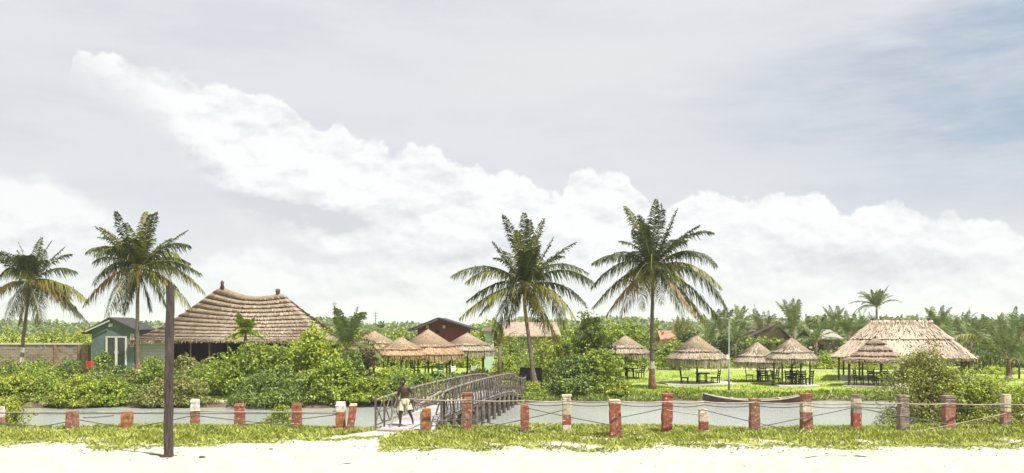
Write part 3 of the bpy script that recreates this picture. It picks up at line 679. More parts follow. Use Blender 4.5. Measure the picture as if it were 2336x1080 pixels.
for p,dz in ((507,0),(634,0)):
    xx=X_(p,Yr)-cx; zz=Z_(657,Yr)-g if p==507 else Z_(676,Yr)-g
    f=B().use('timber'); f.tube([(xx,0,zz-.2),(xx,0,zz+.35),(xx,0,zz+.5),(xx,0,zz+.7)],[.28,.14,.2,.08] if p==507 else [.2,.2,.24,.18],8); f.obj('finial',t,smooth=True)

# ------------------------------------------------------------------ solid buildings
def gable(name,label,px0,px1,Yf,depth,basepy,eavepy,peakx,peakpy,wallm,roofm,over=.35,cat='building',thick=.14,overl=None):
    x0=X_(px0,Yf); x1=X_(px1,Yf); cx=(x0+x1)/2; g=LZ; t=empty(name,(cx,Yf,g),label,cat)
    ze=Z_(eavepy,Yf)-g; zp=Z_(peakpy,Yf)-g; xp=X_(peakx,Yf)-cx; a=x0-cx; b_=x1-cx
    w=B().use(wallm); F0=[(a,0,0),(b_,0,0),(b_,0,ze),(xp,0,zp),(a,0,ze)]; F1=[(p[0],depth,p[2]) for p in F0]
    w.add(F0+F1,[(0,1,2,3,4),(9,8,7,6,5),(0,5,6,1),(1,6,7,2),(4,9,5,0)]); w.obj('wall',t)
    rf=B().use(roofm)
    for (xe,sg) in ((a,-1),(b_,1)):
        d=Vector((xe-xp,0,ze-zp)).normalized(); o=over if not(overl and sg<0) else overl
        p0=Vector((xp,0,zp+.03)); p1=Vector((xe,0,ze+.03))+d*o; n=Vector((-d.z*sg,0,d.x*sg)).normalized()
        if n.z<0: n=-n
        y0,y1=-over,depth+over
        vs=[p+Vector((0,y,0))+n*h for p in (p0,p1) for y in (y0,y1) for h in (0,thick)]
        rf.add(vs,[(0,1,3,2),(4,6,7,5),(0,4,5,1),(2,3,7,6),(0,2,6,4),(1,5,7,3)])
    rf.obj('roof',t); return t,cx,g
t,cx,g=gable('gabled_hut','small teal hut with a dark gable roof and white framed double door',209,306,80.5,4.2,846,753,253,728,'teal','roofdark',.3,overl=.85)
Yh=80.5; xx=lambda p: X_(p,Yh)-cx; zz=lambda p: Z_(p,Yh)-g
d=empty('x',(0,0,0),'x','x'); bpy.data.objects.remove(d)
fb=B().use('frame_white'); x0,x1,z0,z1=xx(244),xx(288),zz(838),zz(770)
for q in (x0,(x0+x1)/2,x1): fb.box((q,-.06,(z0+z1)/2),(.16 if q!=(x0+x1)/2 else .22,.1,z1-z0))
fb.box(((x0+x1)/2,-.065,z1+.03),(x1-x0+.16,.1,.12)); fb.box(((x0+x1)/2,-.065,z0-.03),(x1-x0+.16,.1,.1))
df=fb.obj('door_frame',t)
for q in (0,1):
    c_=x0+(x1-x0)*(.25+.5*q); pn=B().use('glass').box((c_,-.03,(z0+z1)/2),((x1-x0)/2-.2,.05,z1-z0-.06)).obj('door',t)
    B().use('frame_white').box((c_+(.28 if q==0 else -.28)*1,-.09,(z0+z1)/2),(.03,.04,.25)).obj('handle',pn)
wf=B().use('frame_white'); xa,xb,za,zb=xx(299),xx(309),zz(791),zz(763)
xb=min(xb,xx(305))
for q in (xa,xb): wf.box((q,-.05,(za+zb)/2),(.07,.08,zb-za))
wf.box(((xa+xb)/2,-.055,zb),(xb-xa+.07,.08,.07)); wf.box(((xa+xb)/2,-.055,za),(xb-xa+.1,.12,.08)); wo=wf.obj('window_frame',t)
B().use('thatch_warm').box(((xa+xb)/2,-.02,(za+zb)/2),(xb-xa,.03,zb-za)).obj('curtain',wo)
B().use('frame_white').box((xx(253),-.06,zz(742)),(.35,.08,.3)).obj('gable_vent',t)
B().use('frame_white').beam((xx(205)-.3,-.33,zz(757)),(xx(253),-.33,zz(732)),.05,.12).obj('barge_board',t)
B().use('cap').box((xx(258),-.7,.1),(2.8,1.3,.2)).obj('door_step',t)

t,cx,g=gable('gabled_house','maroon clad house with a low dark gable roof behind the thatched shelters',952,1064,97,9,846,748,1001,728,'maroon','roofdark',1.0)
xx=lambda p: X_(p,97)-cx; zz=lambda p: Z_(p,97)-g
for p in (1013,975): 
    w_=B().use('frame_white'); w_.box((xx(p),-.05,zz(746)),(.28,.06,.34)); w_.obj('window',t)
B().use('interior').box((xx(998),-.04,zz(757)),(.5,.05,.35)).obj('vent',t)
B().use('brownroof').beam((xx(946),-1.05,zz(750)-.1),(xx(1001),-1.05,zz(727)-.1),.05,.12).obj('barge_board',t)

t,cx,g=gable('gabled_house','small red-brown roofed house with a pink wall in front of the palm grove',1718,1790,99,7,846,764,1768,741,'pink_wall','brownroof',.9)
xx=lambda p: X_(p,99)-cx; zz=lambda p: Z_(p,99)-g
B().use('interior').box((xx(1757),-.04,zz(781)),(.9,.05,.9)).obj('window',t)
B().use('brownroof').box((xx(1719),-.05,zz(785)),(.5,.08,2.4)).obj('corner_pier',t)

def lean(name,label,px0,px1,Y,top,eave,basepy,wallm,roofm,dep=4):
    x0=X_(px0,Y); x1=X_(px1,Y); cx=(x0+x1)/2; t=empty(name,(cx,Y,LZ),label,'building'); h=Z_(eave,Y)-LZ; ht=Z_(top,Y+dep*.6)-LZ; w=(x1-x0)
    B().use(wallm).box((0,dep/2,h/2),(w-.6,dep,h)).obj('wall',t)
    r_=B().use(roofm); r_.add([(-w/2,-.4,h-.05),(w/2,-.4,h-.05),(w/2-.3,dep*.6,ht),(-w/2+.3,dep*.6,ht),(-w/2,-.4,h+.08),(w/2,-.4,h+.08),(w/2-.3,dep*.6,ht+.13),(-w/2+.3,dep*.6,ht+.13),(w/2,dep+.4,h),(-w/2,dep+.4,h)],[(0,3,2,1),(4,5,6,7),(0,1,5,4),(1,2,6,5),(2,3,7,6),(3,0,4,7),(7,6,8,9)])
    r_.obj('roof',t); return t,cx,h
t,cx,h=lean('low_house','low distant house with an orange roof beside the tall painted palm trunk',1505,1562,112,757,775,846,'pink_wall','redroof',6)
t,cx,h=lean('low_shed','pale roofed shed among the palms left of the large hall',1850,1922,98,755,774,846,'wall_tan','paleroof',5)
B().use('interior').box((-.8,-.03,h*.5),(.9,.05,1.6)).obj('door',t)
t,cx,h=lean('low_house','low house with a pinkish thatched roof behind the palm by the notice board',1140,1280,90,738,768,846,'wall_tan','roof_pink',6)
for q in (-3,-1,1,3): B().use('timber').tube([(q,-.2,0),(q,-.2,h)],.07,6).obj('post',t)
t,cx,h=lean('small_kiosk','mint coloured kiosk wall with a grey flat roof right of the thatched shelters',1100,1132,84,750,757,846,'mint','brownroof',3)
B().use('frame_white').box((.1,-.05,h*.55),(.7,.06,.9)).obj('window',t)

# boundary wall on the left
Y=81.5; x0=-62; x1=X_(207,Y); cx=(x0+x1)/2; zt=Z_(786,Y)-LZ
t=empty('boundary_wall',(cx,Y,LZ),'long tan patterned boundary wall with a pale coping left of the teal hut','wall')
b=B().use('wall_tan'); wl=x1-x0
for r_ in range(11):
    for c_ in range(int(wl/.42)):
        xq=-wl/2+.21+c_*.42+(.1 if r_%2 else -.1)
        if abs(xq)+.2<wl/2: b.box((xq,random.uniform(-.012,.012),.11+r_*zt/11),(.40,.2,zt/11-.02),jit=.006)
b.box((0,.03,zt/2-.02),(wl,.14,zt-.06)); b.obj('masonry',t)
B().use('cap').box((0,0,zt+.05),(wl+.05,.34,.14)).obj('coping',t)
for p in (128,183,201):
    B().use('brick_paint').box((X_(p,Y)-cx,-.14,zt/2),(.22,.12,zt-.05)).obj('pier',t)
Y=79.5; x=X_(201,Y); g=hz(x,Y)
t=empty('plastic_chair',(x,Y,g),'bright red plastic chair standing against the tan wall beside the teal hut','chair')
def chair_parts(t,m,w=.5,h=.98,sh=.45,slats=3):
    B().use(m).box((0,0,sh),(w,w,.06)).obj('seat',t)
    bk=B().use(m)
    for i in range(slats): bk.box((0,w/2-.03+.02*i,sh+.14+i*(h-sh-.1)/slats),(w-.02,.035,(h-sh)/slats*.55))
    for sx in(-1,1): bk.beam((sx*(w/2-.03),w/2-.03,sh),(sx*(w/2-.03),w/2+.05,h+.02),.05)
    bk.obj('backrest',t)
    for sx in(-1,1):
        for sy in(-1,1): B().use(m).beam((sx*(w/2-.04),sy*(w/2-.04),0),(sx*(w/2-.04),sy*(w/2-.04),sh-.03),.055).obj('leg',t)
chair_parts(t,'red_plastic',.72,1.15,.5,4)

# ------------------------------------------------------------------ furniture under the parasols
def chair0(m,loc,rz,label,group,sc=1.0,name='garden_chair'):
    t=empty(name,loc,label,'chair',group,rz); chair_parts(t,m); t.scale=(sc,)*3; return t
def table0(m,loc,label,group,rr=.5,sc=1.0):
    t=empty('garden_table',loc,label,'table',group); B().use(m).tube([(0,0,.70),(0,0,.75)],rr,16).obj('tabletop',t)
    for i in range(4):
        a=math.pi/4+i*math.pi/2; B().use(m).beam((math.cos(a)*rr*.7,math.sin(a)*rr*.7,0),(math.cos(a)*rr*.6,math.sin(a)*rr*.6,.70),.06).obj('leg',t)
    B().use(m).box((0,0,.25),(rr*1.0,.05,.05)).obj('stretcher',t)
    t.scale=(sc,)*3; return t
def under(gzb,spec,who,group,m='darkwood',sc=1.12,tab=True,dy=-.5):
    (x,y,g),r=gzb[1],gzb[2]
    if tab: table0(m,(x+.35,y+dy*.6,g),f'dark round table beneath the {who}','dark tables under the parasols',sc=sc)
    for i,(dx,dd,rz,word) in enumerate(spec):
        chair0(m,(x+dx,y+dd,g),rz,f'dark slatted chair {word} beneath the {who}',group,sc)
GCH='dark chairs under the parasols'
under(gz[0],[(-.75,-.9,1.4,'nearest the thicket'),(1.1,-.6,-1.3,'next to the palm trunk')],'parasol beside the thicket',GCH)
under(gz[1],[(-1.05,-.6,1.5,'at the left'),(1.25,-.5,-1.5,'at the right')],'wide parasol with the white slab',GCH)
under(gz[2],[(-.75,-.5,1.3,'at the far left'),(.2,-1.1,.1,'in front of the table'),(1.1,-.6,-1.5,'at the right')],'parasol behind the lamp post',GCH)
under(gz[3],[(-1.3,-.6,1.5,'at the left'),(-.35,-.9,.3,'front left'),(.45,-1.0,-.2,'front middle'),(1.0,-.5,-1.4,'at the right'),(.3,.8,3.1,'behind the table')],'right one of the close pair of parasols',GCH,sc=1.15)
Y=Yof(882); x=X_(1997,Y); g=hz(x,Y)+.12
table0('darkwood',(x+.1,Y-.4,g),'dark table under the square shelter','dark tables under the parasols',sc=1.15,rr=.6)
for i,(dx,dd,rz,wd) in enumerate([(-1.35,-.4,1.5,'at the left edge of the square shelter'),(-.6,-1.1,.2,'front left under the square shelter'),(.25,-1.2,0,'front middle under the square shelter'),(1.0,-.7,-1.3,'right of the table under the square shelter')]):
    chair0('darkwood',(x+dx,Y+dd,g),rz,'dark slatted chair '+wd,GCH,1.12)
# stack of covered furniture under the right parasol
def pos(px,base): Y=Yof(base); x=X_(px,Y); return (x,Y,hz(x,Y))
chair0('plastic_white',pos(1040,866),.9,'white plastic chair under the middle shelter behind the footbridge','pale chairs under the shelters',1.12)
chair0('plastic_white',pos(1078,864),-.4,'white plastic chair at the right side of the shelters by the footbridge','pale chairs under the shelters',1.05)
chair0('plastic_white',pos(1027,861),2.6,'white plastic chair behind its nearest twin under the shelters','pale chairs under the shelters',1.05)
chair0('plastic_teal',pos(1000,866),-.6,'teal plastic chair beside the post of the middle shelter',None,1.3)
table0('plastic_teal',pos(978,864),'teal round table under the middle shelter behind the footbridge',None,sc=1.25)
chair0('plastic_grey',pos(948,864),1.3,'dark grey chair left of the teal table under the middle shelter',None,1.3)
chair0('darkwood',pos(905,864),1.3,'dark chair under the low stepped shelter',None,1.3)
def slab(px0,px1,base,dep,label):
    Y=Yof(base); x0=X_(px0,Y); x1=X_(px1,Y); cx=(x0+x1)/2; g=hz(cx,Y)
    o=B().use('concrete').box((0,dep/2,.03),(x1-x0,dep,.2)).obj('concrete_slab',None,(cx,Y,g)); tag(o,label,'slab')
slab(1524,1684,880,3.6,'long white concrete slab under the wide thatched parasol')
slab(1778,1872,884,3.2,'pale concrete slab under the right one of the close pair of parasols')
# pale garden path far back across the lawn
pa=B().use('concrete'); xs_=np.linspace(12,70,60)
vs=[];fs=[]
for i,xq in enumerate(xs_):
    y=83.5+.8*math.sin(xq*.12); vs+=[(xq,y,hz(xq,y)+.03),(xq,y+1.3,hz(xq,y+1.3)+.03)]
    if i: fs.append((2*i-2,2*i,2*i+1,2*i-1))
pa.add(vs,fs); kind(pa.obj('path'),'structure')

# lamp post, small poles, board
Yl=58.6; x=X_(1663,Yl); g=hz(x,Yl); t=empty('lamp_post',(x,Yl,g-.02),'slim grey lamp post on the lawn between two parasols','lamp post')
ht=Z_(732,Yl)-g
B().use('lamp_grey').tube([(0,0,0),(0,0,1.2),(0,0,1.22),(.0,0,ht)],[.08,.075,.05,.035],10).obj('pole',t,smooth=True)
B().use('lamp_grey').tube([(0,0,ht),(-.12,0,ht+.16),(-.45,0,ht+.2)],.028,7).obj('arm',t,smooth=True)
B().use('plastic_white').box((-.1,-.07,Z_(814,Yl)-g),(.2,.14,.3)).obj('junction_box',t)
B().use('lamp_grey').ball((-.5,0,ht+.18),.11,(1.5,1,.6)).obj('lamp_head',t,smooth=True)
for px,top,Y,lab in ((857,712,98,'thin grey aerial mast behind the leftmost shelter'),(764,690,92,'thin mast with a small dark cluster on top behind the big green shrub')):
    x=X_(px,Y); t=empty('aerial_mast',(x,Y,LZ),lab,'mast'); h=Z_(top,Y)-LZ
    B().use('lamp_grey').tube([(0,0,0),(0,0,h)],[.06,.04],6).obj('pole',t)
    c_=B().use('lamp_grey'); 
    for q in range(3): c_.beam((-.35+.08*q,0,h-.15-q*.3),(.35-.08*q,0,h-.15-q*.3),.035)
    c_.obj('crossbars',t)
Y=59.6; x=X_(1211,Y); g=hz(x,Y); t=empty('notice_board',(x,Y,g-.02),'plain dark notice board on two legs beside the curved palm trunk','notice board')
zt=Z_(839,Y)-g; zb=Z_(867,Y)-g; hw=25*Y/F
B().use('board').box((0,0,(zt+zb)/2),(2*hw,.06,zt-zb)).obj('panel',t)
fr_=B().use('darkwood'); fr_.box((0,-.01,zt),(2*hw+.08,.1,.06)); fr_.box((0,-.01,zb),(2*hw+.08,.1,.05)); fr_.obj('frame',t)
for sx in(-1,1): B().use('timber').tube([(sx*hw*.95,.05,0),(sx*hw*.95,.05,zt)],.05,7).obj('leg',t)
Y=72; x=X_(2325,Y); t=empty('short_post',(x,Y,hz(x,Y)),'short dark post on the lawn near the right edge','post'); B().use('timber').tube([(0,0,0),(0,0,1.75)],[.08,.07],8).obj('shaft',t); B().use('timber').ball((0,0,1.78),.09).obj('post_cap',t)

# foreground utility pole
Y=24.25; x=X_(386,Y); g=hz(x,Y); h=Z_(652,Y)-g; t=empty('timber_pole',(x,Y,g-.08),'dark square timber pole standing alone in the sand in the foreground','pole')
b=B().use('pole_dark'); segs=14; r0=.096
vs=[];fs=[]
for i in range(segs+1):
    f=i/segs; z=f*(h+.08); r_=r0*(1.02-.12*f)*(1+random.uniform(-.015,.015)); ox=.06*f*f-.02+.008*math.sin(i*1.7)
    for a,c_ in ((-1,-1),(-.72,-1.12),(.72,-1.12),(1,-1),(1.1,0),(1,1),(-1,1),(-1.1,0)): vs.append((ox+a*r_,c_*r_,z))
for i in range(segs):
    for j in range(8): fs.append((i*8+j,i*8+(j+1)%8,i*8+8+(j+1)%8,i*8+8+j))
fs.append(tuple(segs*8+j for j in range(8))); b.add(vs,fs); b.obj('shaft',t)
B().use('timber').box((-.02,0,.13),(.225,.23,.04)).obj('binding_band',t)

# ------------------------------------------------------------------ fence
def post(px,top,base,w,segs,par,lean=0,cap=None,Y=None):
    Y=Y or F*HC/(base-HZ); x=X_(px,Y); g=min(hz(x,Y),0)-.12; ztop=Z_(top,Y)
    w=w*Y/F*.82; H=ztop-g; b=B(); n=max(6,len(segs)*3); vs=[]; 
    prof=[(-1,-1),(-.8,-1.05),(.8,-1.05),(1,-1),(1.04,.9),(-1.02,.95)]
    rs=random.Random(int(px)); k=len(prof)
    tt=sorted(set([0,1,.08,.94]+[i/n for i in range(n+1)]+[s for s,_ in segs]))
    for i,f in enumerate(tt):
        r_=w/2*(1+rs.uniform(-.05,.05))*(1.05-.05*f)*(.93 if f==1 else 1)
        for a,c_ in prof: vs.append((a*r_*(1+rs.uniform(-.05,.05))+lean*f*H,c_*r_*(1+rs.uniform(-.05,.05)),f*H))
    for i in range(len(tt)-1):
        mid=(tt[i]+tt[i+1])/2; mn=[m for s,m in segs if mid>=s][-1]; b.use(mn)
        o=len(b.v)
        for j in range(k):
            b.add([vs[i*k+j],vs[i*k+(j+1)%k],vs[(i+1)*k+(j+1)%k],vs[(i+1)*k+j]],[(0,1,2,3)])
    b.add(vs[-k:],[tuple(range(k))])
    o=b.obj('post',par,(x,Y,g))
    if cap: B().use(cap).box((lean*H,0,H+.02),(w*1.16,w*1.14,.07),jit=.008).obj('cap',o)
    return (x,Y)
LF=empty('rail_fence',(0,0,0),'run of low red and white posts with thin rails behind the timber pole','fence')
RF=empty('rail_fence',(0,0,0),'run of taller red, brick and grey posts with crossed rails beside the footbridge','fence')
for p in [(-70,930,978,22,[(0,'faded_red')]),(4,928,976,12,[(0,'faded_red'),(.6,'white_paint')]),(165,938,984,25,[(0,'brick_paint')]),(290,939,983,24,[(0,'cream_paint'),(.25,'orange_paint')]),
          (445,911,975,20,[(0,'cream_paint'),(.16,'faded_red'),(.58,'grey_post'),(.64,'white_paint')]),(547,921,974,23,[(0,'brick_paint'),(.3,'red_paint')]),(677,922,978,23,[(0,'brick_paint'),(.3,'red_paint')]),
          (777,917,982,23,[(0,'cream_paint'),(.2,'orange_paint'),(.7,'white_paint')])]: post(*p,LF)
post(797,921,981,18,[(0,'brick_paint'),(.35,'red_paint'),(.93,'cream_paint')],LF,lean=.13,Y=30.6)
PR=[(973,932,986,22,[(0,'brick_paint'),(.35,'orange_paint')],0,None),(1066,899,984,24,[(0,'brick_paint')],0,'brick_paint'),(1197,924,989,22,[(0,'brick_paint'),(.4,'red_paint')],0,None),
    (1293,904,989,23,[(0,'cream_paint'),(.3,'red_paint'),(.55,'cream_paint')],0,'cream_paint'),(1405,912,1002,29,[(0,'brick_paint'),(.2,'red_paint'),(.93,'cream_paint')],-.03,None),
    (1520,902,994,26,[(0,'brick_paint'),(.2,'red_paint')],.03,'red_paint'),(1606,934,992,23,[(0,'cream_paint'),(.3,'red_paint'),(.6,'cream_paint')],-.03,None),(1721,914,989,24,[(0,'brick_paint')],0,'brick_paint'),
    (1840,902,988,27,[(0,'brick_paint'),(.4,'faded_red'),(.6,'cream_paint'),(.82,'brick_paint')],-.02,'red_paint'),(1953,904,981,22,[(0,'white_paint'),(.12,'red_paint'),(.55,'grey_post'),(.72,'cream_paint')],0,'grey_post'),
    (2060,905,983,24,[(0,'grey_post')],0,'grey_post'),(2163,906,981,26,[(0,'faded_red'),(.8,'grey_post')],0,'grey_post'),(2293,900,975,20,[(0,'grey_post'),(.3,'faded_red'),(.55,'cream_paint')],.02,None),(2400,905,975,24,[(0,'faded_red')],0,None)]
for p in PR: post(*p[:5],RF,lean=p[5],cap=p[6])
def rail(name,par,a,b_,Y0,Y1,r,m,sag=.0,n=10,mx=1):
    p0=W(a[0],a[1],Y0); p1=W(b_[0],b_[1],Y1); pts=[p0.lerp(p1,i/n)-Vector((0,0,sag*4*(i/n)*(1-i/n))) for i in range(n+1)]
    B().use(m).tube(pts,r,6).obj(name,par,smooth=True)
YL=31.25
rail('rail',LF,(-90,938),(165,939),YL-.3,YL-.3,.02,'rail',.045); rail('rail',LF,(165,939),(445,938),YL-.3,YL-.3,.02,'rail',.045); rail('rail',LF,(445,938),(790,938),YL-.3,YL-.3,.02,'rail',.045)
rail('wire',LF,(-90,944),(790,944),YL-.28,YL-.28,.012,'cable',.0)
for a,b_ in (((-90,955),(80,972)),((0,968),(60,971)),((70,976),(165,960)),((165,955),(290,975)),((190,953),(260,948)),((290,978),(445,947)),((445,948),(677,972)),((547,970),(777,945))): rail('brace',LF,a,b_,YL-.32,YL-.32,.017,'cable',.02)
def yr(px): return np.interp(px,[950,1066,1197,1293,1405,1520,1606,1721,1840,1953,2060,2163,2293,2400],[30.3,30.4,29.8,29.8,28.35,29.2,29.4,29.8,29.9,30.7,30.5,30.8,31.6,31.7])-.38
tops=[(930,910),(1066,913),(1197,914),(1293,915),(1405,915),(1520,917),(1606,917),(1721,918),(1840,919),(1953,920),(2060,920),(2163,921),(2293,922),(2400,922)]
for i in range(len(tops)-1):
    a,b_=tops[i],tops[i+1]; rail('rail',RF,a,b_,yr(a[0]),yr(b_[0]),.023,'rail',.04)
    rail('wire',RF,(a[0],a[1]+7),(b_[0],b_[1]+7),yr(a[0])+.05,yr(b_[0])+.05,.012,'cable',.07)
for a,b_ in (((973,962),(1066,955)),((1066,956),(1197,978)),((1110,975),(1293,934)),((1197,930),(1405,972)),((1293,958),(1197,986)),((1405,954),(1520,930)),((1405,980),(1480,996)),((1600,934),(1830,988)),((1590,1000),(1840,952)),((1840,952),(1953,928)),((1953,930),(2163,968)),((2060,990),(2293,944)),((2200,968),(2400,925)),((1520,935),(1606,948))):
    rail('brace',RF,a,b_,yr(a[0])-.02,yr(b_[0])-.02,.015,'rail' if random.random()<.15 else 'cable',.02)

# ------------------------------------------------------------------ footbridge
t=empty('footbridge',(-3.65,31.3,0),'weathered timber footbridge with crossed railings rising over the lagoon','footbridge'); o0=Vector((-3.65,31.3,0))
Ys=[30.6,31.2,33,35,37,39,41,43,45,47,49,51,53,55,56.6]; dz_=[.02,.05,.20,.215,.21,.19,.165,.13,.09,.04,-.03,-.16,-.5,-.66,-.68]
def bc(Y): return -3.66+(Y-31)*.148
def bz(Y): return float(np.interp(Y,Ys,dz_))
HWB=.78
dk=B().use('deck'); 
yy=30.6
while yy<56.6:
    w_=HWB+ (max(0,(32.2-yy))*.14)
    dk.box((bc(yy)-o0.x,yy-o0.y,bz(yy)+.02+random.uniform(-.006,.006)),(2*w_+random.uniform(-.03,.03),.2,.045),rz=-.14,rx=math.atan2(bz(yy+.2)-bz(yy-.2),.4)); yy+=.215
dk.obj('deck',t)
for sd in(-1,1):
    st=B().use('pile'); 
    for i in range(len(Ys)-1): st.beam(Vector((bc(Ys[i])+sd*HWB*.92,Ys[i],bz(Ys[i])-.09))-o0,Vector((bc(Ys[i+1])+sd*HWB*.92,Ys[i+1],bz(Ys[i+1])-.09))-o0,.1,.17)
    st.obj('beam',t)
    hr=B().use('handrail'); mr=B().use('bridge_wood'); pts=[31.0,32.8,35,37,39,41,43,45,47,49,51,53,55,56.3]
    def hp(Y,h,flare=True):
        fl=.18*max(0,33-Y) if flare else 0
        return Vector((bc(Y)+sd*(HWB+.02+fl),Y,bz(Y)+h))-o0
    for i in range(len(pts)-1):
        for h,r_,q in((1.02,.042,hr),(.55,.03,mr),(.12,.03,mr)): q.beam(hp(pts[i],h),hp(pts[i+1],h),r_,r_*1.2)
    hr.obj('handrail',t); mr.obj('middle_rail',t)
    # verticals and crossed battens
    yb=31.0; ps=[]
    while yb<56.3:
        pp=B().use('bridge_wood'); pp.beam(hp(yb,-.25),hp(yb,1.1+random.uniform(-.04,.1))+Vector((0,random.uniform(-.06,.06),0)),.07); pp.obj('rail_post',t); ps.append(yb); yb+=1.85 if yb<33 else 1.95
    cb=B().use('bridge_wood')
    for i in range(len(ps)-1):
        n_=3; J=lambda:Vector((0,random.uniform(-.09,.09),random.uniform(-.07,.09)))
        for j in range(n_):
            a=ps[i]+(ps[i+1]-ps[i])*j/n_; c_=ps[i]+(ps[i+1]-ps[i])*(j+1)/n_
            cb.beam(hp(a,.1)+Vector((sd*.03,0,0))+J(),hp(c_,1.0)+Vector((sd*.03,0,0))+J(),.03); cb.beam(hp(a,1.0)+Vector((sd*.06,0,0)),hp(c_,.1)+Vector((sd*.06,0,0))+J(),.03)
            cb.beam(hp(c_,.0)+J(),hp(c_,1.02)+J(),.035)
    cb.obj('crossed_battens',t)
    for yp in np.arange(33.5,56,1.6):
        gz_=min(hz(bc(yp)+sd*HWB,yp),-1.1)-.15
        B().use('pile').tube([Vector((bc(yp)+sd*(HWB-.05),yp,gz_))-o0,Vector((bc(yp)+sd*(HWB-.05),yp,bz(yp)-.05))-o0],[.1,.09],7).obj('pile',t,smooth=True)
for yp in np.arange(33.5,56,3.2): B().use('pile').beam(Vector((bc(yp)-HWB,yp,bz(yp)-.5))-o0,Vector((bc(yp)+HWB,yp,bz(yp)-.5))-o0,.08,.14).obj('cross_beam',t)
# splayed struts at the entrance
B().use('handrail').beam(W(955,924,30.35)-o0,W(1006,893,32.0)-o0,.055).obj('entrance_rail',t)
for a,b_ in (((889,978),(911,906)),((991,958),(1002,920))): B().use('handrail').beam(W(a[0],a[1],30.9)-o0,W(b_[0],b_[1],31.6)-o0,.05).obj('entrance_strut',t)
B().use('pile').beam(W(877,975,31.2)-o0,W(877,922,31.2)-o0,.05).obj('entrance_post',t)
B().use('cream_paint').beam(W(962,984,30.4)-o0,W(961,938,30.4)-o0,.09).obj('entrance_post',t)

# ------------------------------------------------------------------ canoe
Y=53.9; xa=X_(1604,Y); xb=X_(1842,Y); cx=(xa+xb)/2; Lc=(xb-xa)
t=empty('dugout_canoe',(cx,Y,WZ-.05),'long dark wooden canoe with upturned ends moored against the far bank','canoe',rz=-.02)
n=25; sec=[]; vs=[];fs=[];rim=[]
for i in range(n):
    f=i/(n-1); q=2*f-1; wd=.46*(1-abs(q)**2.6)+.03; zt=.24+.40*abs(q)**2.2; zb=.0+.22*abs(q)**4
    x=q*Lc/2
    ring=[(x,-wd,zt),(x,-wd*.85,zb+(zt-zb)*.35),(x,-wd*.4,zb),(x,wd*.4,zb),(x,wd*.85,zb+(zt-zb)*.35),(x,wd,zt),(x,wd-.04*min(1,wd*4),zt),(x,wd*.6,zb+.1),(x,-wd*.6,zb+.1),(x,-wd+.04*min(1,wd*4),zt)]
    vs+=ring; rim.append((x,wd,zt))
k=10
for i in range(n-1):
    for j in range(k): fs.append((i*k+j,(i+1)*k+j,(i+1)*k+(j+1)%k,i*k+(j+1)%k))
fs.append(tuple(range(k))); fs.append(tuple((n-1)*k+j for j in range(k))[::-1])
B().use('canoe').add(vs,fs).obj('hull',t,smooth=True)
for sg in(-1,1): B().use('canoe_rim').tube([(p[0],sg*p[1],p[2]+.015) for p in rim],.035,6).obj('gunwale',t,smooth=True)
for q in(-.45,.0,.45): B().use('canoe_rim').box((q*Lc/2,0,.32+.3*abs(q)**2),(.18,.75,.03)).obj('thwart',t)
# ------------------------------------------------------------------ driftwood, litter and a drawn pole shadow on the sand
def stick(a,b_,Y0,Y1,r_,label):
    p0=W(*a,Y0); p1=W(*b_,Y1); p0.z=hz(p0.x,p0.y)+r_*.6; p1.z=hz(p1.x,p1.y)+r_*.6; m=p0.lerp(p1,.5)+Vector((0,.05,.012)); c=p0.copy()
    o=B().use('timber').tube([p0-c,p0.lerp(m,.5)-c+Vector((0,.03,.01)),m-c,p1-c],[r_*.6,r_,r_*.9,r_*.4],7,jit=.15).obj('driftwood_or_shadow_stick',None,c,smooth=True); tag(o,label,'driftwood')
def Ysand(py): return F*HC/(py-HZ)
stick((1836,1050),(1932,1047),Ysand(1050),Ysand(1047),.025,'long thin driftwood stick lying on the right part of the sand')
stick((1945,1048),(1992,1053),Ysand(1048),Ysand(1053),.018,'short thin driftwood stick right of the long one on the sand')
stick((764,1068),(800,1062),Ysand(1068),Ysand(1062),.022,'short bent driftwood stick near the bottom edge left of centre')
stick((340,1045),(378,1047),Ysand(1045),Ysand(1047),.02,'thin dark stick drawn as the shadow at the foot of the dark timber pole')  # dark rod that draws the shadow line left of the timber pole
def lump(px,py,r_,label):
    Y=Ysand(py); x=X_(px,Y); rs=random.Random(px); b=B().use('debris'); b.ball((0,0,r_*.4),r_,(1.5,1,.55),9,6)
    b.v=[(v[0]*rs.uniform(.8,1.2),v[1]*rs.uniform(.8,1.2),v[2]*rs.uniform(.8,1.2)) for v in b.v]
    o=b.obj('debris_lump',None,(x,Y,hz(x,Y))); tag(o,label,'debris')
lump(282,1053,.055,'dark lump of washed up weed on the sand left of the timber pole')
lump(318,1057,.045,'small dark lump of weed closest to the timber pole on its left')
lump(461,1048,.06,'dark lump of weed on the sand right of the timber pole')
lump(618,1030,.05,'small dark lump of weed below the grass left of centre')
lump(1438,1041,.045,'small dark lump of weed on the bare sand in front of the tallest red post')
lump(1818,972,.13,'dark tuft at the water edge beside the red and cream post')
# scattered flecks of dry weed
n=900; X=rng.uniform(-16,16,n); Y=sand_edge(X)-np.abs(rng.normal(size=n))*1.5-.1
k=(Y>16); X=X[k];Y=Y[k]; P=np.stack([X,Y,height(X,Y)+.012],1); Nn=np.tile([0,0,1.],(len(X),1))+rng.normal(size=(len(X),3))*.5
l=rng.uniform(.03,.14,len(X)); V,Q=leaf_quads(P,Nn,l,l*.3); kind(link('beach_litter',np_mesh('beach_litter',V,Q,['debris'])),'stuff')

